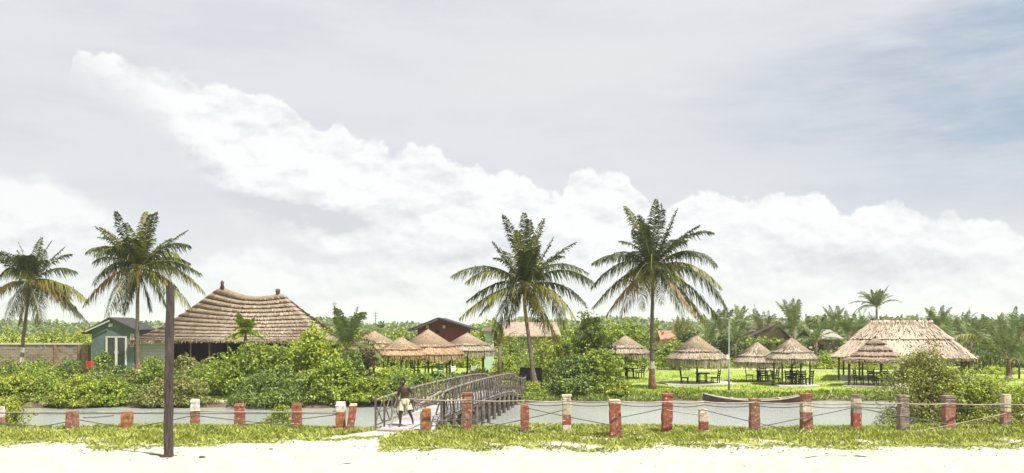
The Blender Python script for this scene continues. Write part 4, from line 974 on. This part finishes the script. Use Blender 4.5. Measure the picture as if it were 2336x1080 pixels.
# ------------------------------------------------------------------ person
def build_person():
    Y=31.25; x=X_(920,Y); g=bz(Y)+.045
    t=empty('person',(x,Y,g),'bare-chested person in cream shorts stepping off the footbridge ramp','person')
    b=B().use('skin')
    def limb(a,c,r0,r1,n=10): b.tube([a,Vector(a).lerp(Vector(c),.35),c],[r0,r0*.98 if r0>r1 else r0*1.1,r1],n); b.ball(a,r0*.99,n=n,m=8); b.ball(c,r1*.99,n=n,m=8)
    hipL,hipR=(-.02,0,.84),(.14,.02,.85)
    limb(hipL,(-.09,-.05,.46),.088,.058); limb((-.09,-.05,.46),(-.11,.0,.09),.056,.036)          # planted leg
    limb(hipR,(.24,-.12,.50),.088,.057); limb((.24,-.12,.50),(.30,.20,.24),.055,.035)             # lifted leg
    b.ball((-.11,.0,.09),.04); limb((-.11,.02,.045),(-.125,-.15,.03),.042,.03)
    limb((.30,.21,.22),(.33,.17,.08),.04,.03)
    b.tube([(.06,.01,.80),(.055,.01,.95),(.045,.0,1.08),(.035,-.01,1.24),(.03,-.01,1.36),(.02,-.01,1.42)],[.13,.135,.118,.145,.135,.06],14)
    b.v=[v for v in b.v]
    b.ball((.06,.01,.86),.145,(1.08,.85,.8)); b.ball((.035,0,1.30),.15,(1.12,.7,.75))
    sL,sR=(-.125,0,1.35),(.19,0,1.36)
    b.tube([sL,(.03,0,1.39),sR],[.06,.075,.06],10); b.ball(sL,.062); b.ball(sR,.062)
    limb(sL,(-.20,.05,1.09),.052,.040); limb((-.20,.05,1.09),(-.225,-.06,.87),.040,.027)
    limb(sR,(.325,.04,1.13),.052,.040); limb((.325,.04,1.13),(.27,-.10,.93),.040,.027)
    b.tube([(.02,-.01,1.38),(.005,-.015,1.50)],[.055,.05],10)
    b.ball((-.01,-.03,1.585),.1,(.82,.98,1.18),14,10); b.ball((-.015,-.055,1.535),.07,(.8,.9,.9))
    b.ball((-.018,-.128,1.565),.017,(1,1,1.3)); b.ball((-.018,-.115,1.525),.022,(1.4,.7,.6))
    b.ball((-.095,-.02,1.57),.022,(.5,1,1.4)); b.ball((.072,-.02,1.57),.022,(.5,1,1.4))
    for (hx,hy,hzz,sg) in((-.23,-.075,.80,-1),(.265,-.135,.865,1)):
        b.ball((hx,hy,hzz),.042,(.55,.95,1.15))
        for q in range(4):
            oy=-.030+q*.020; l=[.062,.075,.07,.055][q]
            b.tube([(hx,hy+oy,hzz-.03),(hx+.004*sg,hy+oy-.004,hzz-.03-l*.55),(hx-.012*sg,hy+oy-.008,hzz-.03-l)],[.0105,.0095,.0075],6)
        b.tube([(hx-.01*sg,hy-.035,hzz+.01),(hx-.02*sg,hy-.062,hzz-.02),(hx-.02*sg,hy-.066,hzz-.048)],[.013,.011,.009],6)
    o=b.obj('body',t)
    m=o.modifiers.new('r','REMESH'); m.mode='VOXEL'; m.voxel_size=.009
    s_=o.modifiers.new('s','SMOOTH'); s_.iterations=3; s_.factor=.5
    dg=bpy.context.evaluated_depsgraph_get(); me=bpy.data.meshes.new_from_object(o.evaluated_get(dg)); o.modifiers.clear(); o.data=me
    me.materials.clear(); me.materials.append(M['skin'])
    me.polygons.foreach_set('use_smooth',[True]*len(me.polygons))
    h=B().use('hair'); h.ball((-.008,-.012,1.615),.103,(.86,1.0,1.08),14,10)
    h.v=[(v[0],v[1]+(.02 if v[2]<1.6 else 0),max(v[2],1.56 if v[1]>-.03 else 1.625)) for v in h.v]
    h.obj('hair',t,smooth=True)
    for sx in(-.045,.013):
        B().use('white_paint').ball((sx,-.122,1.592),.010,(1.3,.6,.8)).obj('eye',t)
    s=B().use('cream_cloth')
    s.tube([(.055,.01,.99),(.058,.01,.95),(.062,.01,.86),(.062,.01,.79)],[.142,.152,.172,.165],16,caps=False)
    s.tube([(-.025,0,.86),(-.06,-.03,.70),(-.082,-.045,.56)],[.11,.112,.105],14,caps=False)
    s.tube([(.145,0,.86),(.20,-.06,.70),(.245,-.10,.57)],[.112,.116,.112],14,caps=False)
    # cloth end hanging from the waist
    s.add([(.12,-.15,.98),(.22,-.12,.98),(.30,-.13,.66),(.18,-.17,.62),(.14,-.165,.8),(.13,-.13,.98),(.22,-.10,.98),(.30,-.11,.66),(.18,-.15,.62),(.14,-.145,.8)],[(0,1,2,3,4),(9,8,7,6,5),(0,5,6,1),(1,6,7,2),(2,7,8,3),(3,8,9,4),(4,9,5,0)])
    s.obj('shorts',t,smooth=True)
build_person()

# ------------------------------------------------------------------ vegetation placed one by one
S=shrub
# far left, behind the wall
S('shrub','bright yellow-green bush behind the tan wall at the far left','bush',25,90,755,52,'lf_yellow',nl=2600,ls=.2)
S('shrub','bright green bush behind the tan wall, second from the far left','bush',95,90,754,50,'lf_yellow',nl=2600,ls=.2)
S('shrub','tallest bright green bush behind the tan wall','bush',142,92,738,48,'lf_yellow',nl=3000,ls=.2)
S('shrub','bright green bush behind the tan wall touching the teal hut','bush',190,90,752,42,'lf_yellow',nl=2400,ls=.2)
# planting in front of wall and huts
bed='garden shrubs in front of the wall and houses'
for px,Y,top,hw,mt,lab in [(22,70,818,44,'lf_olive','olive garden shrub below the tan wall at the left edge'),(92,69,822,46,'lf_mid','mid green garden shrub beside the leftmost palm trunk'),(158,68,820,38,'lf_dark','dark garden shrub below the right part of the tan wall'),
    (232,70,792,22,'lf_mid','slim leafy plant rising beside the white framed door'),(287,69,832,26,'lf_dark','low dark shrub at the door step of the teal hut'),(348,69,815,36,'lf_mid','leafy shrub in front of the pale clapboard wall'),
    (425,70,808,34,'lf_olive','pale olive shrub in front of the dark open veranda'),(478,68,812,32,'lf_olive','olive shrub between the veranda and the biggest green bush')]:
    S('garden_shrub',lab,'shrub',px,Y,top,hw,mt,nl=2600,ls=.15,group=bed)
# low thicket along the left bank
thk='bank shrubs along the left shore'
for px,Y,top,hw,mt,lab in [(-45,53,845,70,'lf_yellow','yellow-green bank shrub cut off by the left edge'),(28,52.6,852,62,'lf_yellow','yellow-green bank shrub at the far left of the shore'),(105,53.6,856,60,'lf_mid','darker green bank shrub below the leftmost palm'),
    (182,52.4,852,60,'lf_yellow','bright yellow-green bank shrub between two darker ones'),(258,53,856,52,'lf_mid','green bank shrub below the teal hut'),(318,53.8,880,46,'lf_dark','dark bank shrub at the foot of the painted palm left of the pole'),
    (372,52.6,862,56,'lf_olive','olive bank shrub directly behind the dark timber pole'),(440,52.8,866,52,'lf_olive','brownish bank shrub right of the dark timber pole'),(60,55.8,838,60,'lf_mid','taller green shrub behind the far left of the shore thicket'),(225,56,842,60,'lf_dark','dark green shrub in the second row below the teal hut'),
    (470,56.5,842,46,'lf_mid','green shrub in the second row beside the biggest bush')]:
    S('bank_shrub',lab,'shrub',px,Y-.9,top,hw,mt,base=-1.0,nl=6500,ls=.12,group=thk,mt2='lf_yellow' if mt=='lf_mid' else 'lf_olive')
# the big bushes
S('large_bush','big round green bush in front of the right half of the long thatched roof','bush',568,54,772,80,'lf_mid',nl=11000,ls=.15,mt2='lf_yellow',seed=3)
S('large_bush','tallest yellow-green bush whose top rises left of the windswept young palm','bush',706,54.2,738,74,'lf_yellow',nl=11000,ls=.15,mt2='lf_mid',seed=4)
S('large_bush','wide dark lower bush on the waterline beneath the two tallest ones','bush',628,51.9,835,95,'lf_dark',base=-1.0,nl=9500,ls=.13,mt2='lf_mid',seed=5)
S('large_bush','green bush hanging over the water right of the tallest yellow-green bush','bush',762,52.2,800,58,'lf_mid',base=-1.0,nl=8500,ls=.14,mt2='lf_yellow',seed=6)
S('large_bush','leafy bush left of the big round green one, above the low shore thicket','bush',505,55.4,822,44,'lf_mid',nl=4500,ls=.14,mt2='lf_yellow',seed=8)
S('large_bush','rounded mid green bush filling the gap between the two tallest bushes','bush',636,53.6,784,48,'lf_mid',nl=6500,ls=.14,mt2='lf_yellow')
S('large_bush','dark green bush under the windswept young palm','bush',796,57,800,40,'lf_dark',nl=5000,ls=.14,mt2='lf_mid')
S('hedge_bush','bright green hedge in front of the maroon house wall','hedge',1010,90,790,86,'lf_yellow',nl=6000,ls=.18,depth=1.5)
S('hedge_bush','bright green hedge left of the maroon house behind the shelters','hedge',880,92,784,60,'lf_yellow',nl=4500,ls=.18,depth=1.5)
lab2='low green shrub in the continuous second row behind the left shore thicket'; us=[]; r_=random.Random(9)
for i in range(13):
    px=-20+i*41+r_.uniform(-8,8); Y=58+r_.uniform(-1.2,3.0)
    if i<3: us.append(S('bank_shrub',lab2,'shrub',px,Y,838+r_.uniform(-6,6),40,['lf_mid','lf_dark','lf_olive'][i],nl=3600,ls=.13,group='second row of bank shrubs',mt2='lf_dark',stems=3))
    else: copy_tree(us[i%3],(X_(px,Y),Y,LZ),r_.uniform(0,6),lab2,'second row of bank shrubs',r_.uniform(.85,1.2))
S('dry_bush','dry brown bush in front of the leftmost thatched shelter','bush',832,61,782,34,'lf_brown',nl=4200,ls=.13)
for px,Y,top,hw,mt,lab in [(838,52.2,866,50,'lf_yellow','low yellow-green bush left of the bridge entrance'),(905,53,850,56,'lf_mid','low green bush directly behind the person'),(905,59,838,48,'lf_yellow','bright bush below the low stepped shelter'),
    (968,56,852,48,'lf_mid','green bush behind the crossed railing left of the middle shelter post'),(1032,57.5,852,42,'lf_mid','green bush behind the middle of the bridge railing'),(1090,60,848,34,'lf_yellow','low yellow-green bush below the rightmost shelter'),(1150,70,812,38,'lf_yellow','yellow-green bush between the slender palm and the curved trunk')]:
    S('low_bush',lab,'bush',px,Y,top-6,hw,mt,nl=4800,ls=.13,group='low bushes behind the footbridge',mt2='lf_dark')
S('thicket','tall yellow-green thicket right of the curved palm trunk','bush',1275,63,770,40,'lf_yellow',nl=5500,ls=.15,mt2='lf_mid')
S('thicket','tallest dark and green tree-like thicket between the two right palms','bush',1350,62,706,62,'lf_mid',nl=12000,ls=.16,mt2='lf_dark',shape=1.2)
S('thicket','dark rounded bush on the far bank right of the notice board','bush',1302,56.4,808,52,'lf_dark',nl=8500,ls=.14,mt2='lf_mid')
S('thicket','green bush on the far bank left of the painted palm trunk','bush',1368,56.8,796,52,'lf_mid',nl=7500,ls=.14,mt2='lf_yellow')
S('thicket','low light green bush spreading toward the lawn at the bank','bush',1392,56.2,862,44,'lf_yellow',nl=4200,ls=.12,mt2='lf_mid')
S('tree_clump','dark green tree clump behind the parasol next to the painted palm','tree',1430,84,726,60,'lf_mid',nl=7000,ls=.2,mt2='lf_mid')
S('tree_clump','green bush under the orange roof right of the tall painted palm','tree',1536,86,776,44,'lf_mid',nl=4200,ls=.18,mt2='lf_yellow')
S('tree_clump','dark conical tree right of the orange roof','tree',1572,98,752,26,'lf_dark',nl=2800,ls=.22)
S('tree_clump','hazy green tree behind the lamp post','tree',1655,96,752,46,'lf_far',nl=4200,ls=.22)
S('tree_clump','hazy green tree left of the red-brown house','tree',1700,104,748,36,'lf_far',nl=3000,ls=.24)
S('tree_clump','olive bush below the pink wall of the red-brown house','tree',1752,92,778,34,'lf_olive',nl=2600,ls=.2)
S('hedge_bush','yellow-green hedge behind the lawn left of the large hall','hedge',1888,86,806,46,'lf_yellow',nl=3600,ls=.17)
S('hedge_bush','low yellow-green hedge behind the posts of the large hall','hedge',1975,88,812,60,'lf_yellow',nl=3600,ls=.17)
S('hedge_bush','low yellow-green hedge right of the large hall','hedge',2245,80,836,64,'lf_yellow',nl=3600,ls=.16)
S('hedge_bush','olive hedge behind the wide parasol with the white slab','hedge',1610,90,812,70,'lf_yellow',nl=4200,ls=.17)
S('hedge_bush','green hedge behind the close pair of parasols','hedge',1760,90,812,60,'lf_mid',nl=4200,ls=.17)
S('lagoon_bush','large speckled grey-green bush by the water on the right, behind the fence','bush',2112,35.2,790,104,'lf_olive',nl=21000,ls=.075,mt2='lf_yellow',seed=31,depth=1.3,base=-.75,stems=9)
S('lagoon_bush','lower yellow-green bush joined to the large speckled one on its right','bush',2218,34.6,836,82,'lf_yellow',nl=14000,ls=.075,mt2='lf_olive',seed=32,depth=1.1,base=-.7,stems=7)
S('lagoon_bush','small yellow-green bush at the right edge behind the last posts','bush',2318,34.8,870,58,'lf_yellow',nl=8000,ls=.075,mt2='lf_mid',seed=33,depth=.9,base=-.7)
S('water_plant','small round leafy plant at the near water edge between two left posts','plant',638,33.3,922,34,'lf_yellow',nl=2200,ls=.07,depth=.45,base=-.3,mt2='lf_mid')
S('water_plant','small clump of reeds at the left end of the near shore','plant',30,34,905,34,'lf_yellow',nl=2200,ls=.07,depth=.45,base=-.35,mt2='lf_mid')
S('low_bush','shrubby tuft on the bank at the foot of the notice board','bush',1212,58,872,22,'lf_yellow',nl=1500,ls=.1)
S('low_bush','low grassy shrub on the bank right of the painted palm trunk','bush',1560,57.4,889,44,'lf_mid',nl=2200,ls=.09)
und='undergrowth of the palm grove'
r_=random.Random(3); us=[]
for i in range(36):
    px=1500+i*26+r_.uniform(-12,12); Y=95+r_.uniform(-4,9)
    if i<3: us.append(S('grove_shrub','low hazy shrub filling the foot of the palm grove on the right','bush',px,Y,794+r_.uniform(-8,8),44,['lf_far','lf_mid','lf_far'][i],nl=2200,ls=.26,group=und,stems=0))
    else: copy_tree(us[i%3],(X_(px,Y),Y,LZ),r_.uniform(0,6),'low hazy shrub filling the foot of the palm grove on the right',und,r_.uniform(.95,1.45))
far_lab='low hazy tree in the line behind the thatched shelters and the maroon house'
us=[]
for i in range(24):
    px=745+i*33+r_.uniform(-10,10); Y=118+r_.uniform(-6,10)
    if i<3: us.append(S('field_tree',far_lab,'tree',px,Y,748+r_.uniform(-5,6),40,['lf_far','lf_mid','lf_yellow'][i],nl=2400,ls=.28,group='trees beyond the maroon house',stems=0))
    else: copy_tree(us[i%3],(X_(px,Y),Y,LZ),r_.uniform(0,6),far_lab,'trees beyond the maroon house',r_.uniform(.8,1.25))
S('low_bush','leafy bush in front of the low house with the pinkish roof','bush',1172,74,762,46,'lf_mid',nl=3000,ls=.15)
S('low_bush','yellow-green bush right behind the curved palm trunk','bush',1240,68,764,42,'lf_yellow',nl=3200,ls=.15,mt2='lf_mid')
S('low_bush','small green bush directly behind the dark notice board','bush',1196,64,836,22,'lf_mid',nl=1800,ls=.12)
# distant wood beyond everything, one hazy mass
n=26000; X=rng.uniform(-330,330,n); Y=rng.uniform(300,360,n); hh=5.6+1.2*np.sin(X*.05)+.8*np.sin(X*.17+1)+.5*np.sin(X*.43)
P=np.stack([X,Y,LZ+rng.random(n)**.6*hh],1); l=rng.uniform(1.0,2.2,n); V,Q=leaf_quads(P,rng.normal(size=(n,3))+np.array([0,-1,.5]),l,l*.7)
kind(link('distant_wood',np_mesh('distant_wood',V,Q,['lf_far'])),'stuff')

# ------------------------------------------------------------------ haze
HAZE=0.0003
if HAZE:
    hm=bpy.data.materials.new('haze'); hm.use_nodes=True; N,L=nt(hm); N.remove(N['Principled BSDF'])
    v=N.new('ShaderNodeVolumePrincipled'); v.inputs['Color'].default_value=(.93,.96,1,1); v.inputs['Density'].default_value=HAZE; v.inputs['Anisotropy'].default_value=.2
    L.new(v.outputs[0],N['Material Output'].inputs['Volume'])
    h=B(); h.mats=[hm]; h.box((0,725,9.2),(3030,1590,24)); kind(h.obj('haze'),'stuff')

# ------------------------------------------------------------------ sky
EXPO=.78
SUN=Vector((.50,-.40,0)).normalized(); EL=R(62)
sun_dir=Vector((SUN.x*math.cos(EL),SUN.y*math.cos(EL),math.sin(EL)))
world=bpy.data.worlds.new('World'); scene.world=world; world.use_nodes=True
N,L=world.node_tree.nodes,world.node_tree.links; bg=N['Background']; STR=.10; bg.inputs['Strength'].default_value=STR
def val(x):
    return x
def mth(op,*a,clamp=False):
    m=N.new('ShaderNodeMath'); m.operation=op; m.use_clamp=clamp
    for i,x in enumerate(a):
        if isinstance(x,(int,float)): m.inputs[i].default_value=x
        else: L.new(x,m.inputs[i])
    return m.outputs[0]
def sstep(x,a,b_):
    m=N.new('ShaderNodeMapRange'); m.interpolation_type='SMOOTHSTEP'; L.new(x,m.inputs['Value'])
    m.inputs['From Min'].default_value=a; m.inputs['From Max'].default_value=b_; return m.outputs[0]
dirv=N.new('ShaderNodeTexCoord').outputs['Generated']
sp=N.new('ShaderNodeSeparateXYZ'); L.new(dirv,sp.inputs[0])
yc=mth('MAXIMUM',sp.outputs['Y'],.2); u=mth('DIVIDE',sp.outputs['X'],yc); v=mth('DIVIDE',sp.outputs['Z'],yc)
un=mth('ADD',mth('MULTIPLY',u,1/1.2),.5)
def curve(pts,axis='y'):
    c=N.new('ShaderNodeFloatCurve'); cm=c.mapping; cm.use_clip=False; cu=cm.curves[0]
    P=[(((px-CX)/F+.6)/1.2,(HZ-py)/F/.4) for px,py in pts]
    cu.points[0].location=P[0]; cu.points[1].location=P[-1]
    for p in P[1:-1]: cu.points.new(*p)
    for p in cu.points: p.handle_type='AUTO_CLAMPED'
    cm.update(); L.new(un,c.inputs['Value']); return mth('MULTIPLY',c.outputs[0],.4)
TA=curve([(-30,700),(120,600),(158,150),(168,102),(190,97),(215,118),(250,108),(300,128),(340,142),(395,138),(440,170),(470,192),(500,178),(560,200),(610,205),(660,225),(700,262),(735,285),(765,265),(800,290),(830,305),(860,292),(905,332),(940,308),(990,316),(1025,350),(1080,352),(1130,386),(1180,376),(1230,410),(1280,424),(1295,404),(1306,370),(1340,364),(1370,382),(1400,380),(1450,410),(1482,440),(1500,470),(1535,448),(1600,425),(1650,432),(1700,446),(1770,432),(1810,432),(1850,420),(1885,436),(1925,474),(1960,455),(2030,440),(2080,465),(2125,492),(2170,462),(2205,488),(2270,488),(2330,520),(2370,540)])
BA=curve([(-30,700),(158,160),(200,195),(260,225),(330,262),(380,300),(420,360),(470,430),(560,520),(700,600),(900,720),(1200,740),(2370,742)])
TB=curve([(-30,380),(0,370),(50,380),(85,362),(130,382),(200,425),(250,452),(290,480),(330,510),(370,545),(430,560),(520,545),(600,530),(700,560),(850,560),(1100,560),(2370,560)])
def wn(scale,det=6,rough=.6,strv=None,typ=None):
    mp=N.new('ShaderNodeMapping'); L.new(dirv,mp.inputs['Vector'])
    if strv: mp.inputs['Scale'].default_value=strv
    n=N.new('ShaderNodeTexNoise'); n.inputs['Scale'].default_value=scale; n.inputs['Detail'].default_value=det; n.inputs['Roughness'].default_value=rough
    L.new(mp.outputs[0],n.inputs['Vector']); return n.outputs['Fac']
def bill(scale):
    n=N.new('ShaderNodeTexVoronoi'); n.feature='SMOOTH_F1'; n.inputs['Scale'].default_value=scale; n.inputs['Smoothness'].default_value=.35
    n.inputs['Detail'].default_value=3; n.inputs['Roughness'].default_value=.55
    L.new(dirv,n.inputs['Vector']); return n.outputs['Distance']
n1=wn(34,8,.62); n2=wn(9,6,.6); bl=bill(34)
n1b=wn(95,5,.6)
dis=mth('ADD',mth('ADD',mth('MULTIPLY',mth('SUBTRACT',n1,.5),.024),mth('MULTIPLY',mth('SUBTRACT',n1b,.5),.009)),mth('MULTIPLY',mth('SUBTRACT',.42,bl),.012))
dA=mth('ADD',mth('SUBTRACT',TA,v),dis)             # >0 inside, grows downward
mA=mth('MULTIPLY',sstep(dA,-.001,.0055),sstep(mth('ADD',mth('SUBTRACT',v,BA),mth('MULTIPLY',mth('SUBTRACT',n2,.5),.09)),-.02,.045))
dB=mth('ADD',mth('SUBTRACT',TB,v),dis)
mB=mth('MULTIPLY',sstep(dB,-.004,.022),.88)
mask=mth('MAXIMUM',mA,mB)
# soft shading inside the cumulus bank (billow relief lit from above)
n3=wn(6,7,.62,(1,1,3.2)); n4=wn(16,7,.6,(1,1,2.0))
def gauss(cx,cy,sx,sy,rot=0):
    a=(cx-CX)/F; b_=(HZ-cy)/F; du=mth('SUBTRACT',u,a); dv=mth('SUBTRACT',v,b_)
    if rot:
        c,s=math.cos(rot),math.sin(rot); du,dv=mth('ADD',mth('MULTIPLY',du,c),mth('MULTIPLY',dv,s)),mth('SUBTRACT',mth('MULTIPLY',dv,c),mth('MULTIPLY',du,s))
    q=mth('ADD',mth('POWER',mth('ABSOLUTE',mth('MULTIPLY',du,F/sx)),2),mth('POWER',mth('ABSOLUTE',mth('MULTIPLY',dv,F/sy)),2))
    return mth('POWER',2.718,mth('MULTIPLY',q,-1))
sh=mth('MAXIMUM',mth('MULTIPLY',gauss(660,488,240,38,-.12),1.0),mth('MULTIPLY',gauss(430,400,110,70,-.6),.55))
sh=mth('MAXIMUM',sh,mth('MULTIPLY',gauss(2020,600,190,34),.55)); sh=mth('MAXIMUM',sh,mth('MULTIPLY',gauss(950,570,300,26),.4))
sh=mth('MULTIPLY',sh,mth('ADD',.5,mth('MULTIPLY',n3,1.6)),clamp=True)
grain=sstep(n4,.30,.72); grain3=sstep(n3,.36,.66)
low=sstep(v,.155,.03)
gshade=mth('MULTIPLY',mth('ADD',mth('MULTIPLY',mth('SUBTRACT',1,grain),.30),mth('MULTIPLY',mth('SUBTRACT',1,grain3),.42)),mth('ADD',.05,mth('MULTIPLY',low,.42)))
def wno(scale,off):
    a=N.new('ShaderNodeVectorMath'); a.operation='ADD'; a.inputs[1].default_value=off; L.new(dirv,a.inputs[0])
    n=N.new('ShaderNodeTexNoise'); n.inputs['Scale'].default_value=scale; n.inputs['Detail'].default_value=9; n.inputs['Roughness'].default_value=.58
    mp=N.new('ShaderNodeMapping'); mp.inputs['Scale'].default_value=(1,1,1.7); L.new(a.outputs[0],mp.inputs['Vector']); L.new(mp.outputs[0],n.inputs['Vector']); return n.outputs['Fac']
rel=mth('SUBTRACT',wno(11,(.006,0,.014)),wno(11,(0,0,0)))
rel2=mth('SUBTRACT',wno(30,(.003,0,.006)),wno(30,(0,0,0)))
relief=mth('ADD',mth('MULTIPLY',rel,3.4),mth('MULTIPLY',rel2,2.2))
shade=mth('ADD',mth('ADD',sh,gshade),mth('MULTIPLY',relief,mth('ADD',.85,mth('MULTIPLY',low,-.3))),clamp=True)
def rgb(c,k=1.0):
    n=N.new('ShaderNodeRGB'); e=k/(STR*2**EXPO); n.outputs[0].default_value=(c[0]*e,c[1]*e,c[2]*e,1); return n.outputs[0]
def mixw(a,b_,f):
    m=N.new('ShaderNodeMix'); m.data_type='RGBA'; m.clamp_factor=True; L.new(a,m.inputs['A']); L.new(b_,m.inputs['B']); L.new(f,m.inputs['Factor']); return m.outputs['Result']
cloud=mixw(rgb((.965,.99,.985)),rgb((.69,.72,.765)),shade)
# high thin veil over the blue Nishita sky
sky=N.new('ShaderNodeTexSky'); sky.sky_type='NISHITA'; sky.sun_disc=False; sky.sun_elevation=EL; sky.sun_rotation=math.atan2(SUN.x,SUN.y); sky.dust_density=1.5; sky.air_density=1.0; sky.ozone_density=1.2
w1=wn(3.6,9,.66,(1,1,4.6)); w2=wn(7,7,.62,(1,1,5.5))
vt=mth('ADD',.305,mth('MULTIPLY',mth('SUBTRACT',u,.266),.33))
bl_=mth('MULTIPLY',sstep(u,.02,.62),sstep(mth('ADD',mth('SUBTRACT',vt,v),mth('MULTIPLY',mth('SUBTRACT',w2,.5),.10)),-.015,.055))
bl_=mth('MULTIPLY',bl_,sstep(v,.09,.24)); bl_=mth('MULTIPLY',bl_,mth('ADD',.5,mth('MULTIPLY',sstep(w1,.35,.65),.5)))
veil=mixw(rgb((.765,.785,.82)),rgb((.69,.71,.765)),mth('MULTIPLY',sstep(w1,.4,.66),.8))
veil=mixw(veil,rgb((.79,.82,.84)),mth('MULTIPLY',gauss(1350,150,450,110,.15),.7))
veil=mixw(veil,rgb((.80,.83,.86)),mth('MULTIPLY',sstep(v,.22,.06),.6))
blue=mixw(rgb((.34,.46,.60)),sky.outputs[0],gauss(9999,0,100,100)) if False else sky.outputs[0]
upper=mixw(veil,mixw(rgb((.40,.495,.61)),sky.outputs[0],mth('MULTIPLY',bl_,.15)),mth('MULTIPLY',bl_,.95))
full=mixw(upper,cloud,mask)
L.new(full,bg.inputs['Color'])

# ------------------------------------------------------------------ sun, camera, render
sd=bpy.data.lights.new('sun','SUN'); sd.energy=4.8; sd.angle=R(.6); sd.color=(1,.95,.86); so=bpy.data.objects.new('sun',sd); COL.objects.link(so)
so.rotation_euler=(-sun_dir).to_track_quat('-Z','Y').to_euler(); so.location=(0,0,50)
cd=bpy.data.cameras.new('camera'); cam=bpy.data.objects.new('camera',cd); COL.objects.link(cam); cam.location=(0,0,HC); cam.rotation_euler=(R(90),0,0)
cd.sensor_fit='HORIZONTAL'; cd.sensor_width=36; cd.lens=F/2336*36; cd.shift_y=(HZ-540)/2336; cd.clip_start=.1; cd.clip_end=5000; scene.camera=cam
vs_=scene.view_settings; vs_.view_transform='Standard'; vs_.look='None'; vs_.exposure=EXPO; vs_.gamma=1; vs_.use_curve_mapping=False
cy=scene.cycles; cy.max_bounces=6; cy.diffuse_bounces=3; cy.glossy_bounces=3; cy.transmission_bounces=3; cy.volume_bounces=1; cy.transparent_max_bounces=8
cy.use_denoising=True; cy.sample_clamp_indirect=6; cy.caustics_reflective=False; cy.caustics_refractive=False
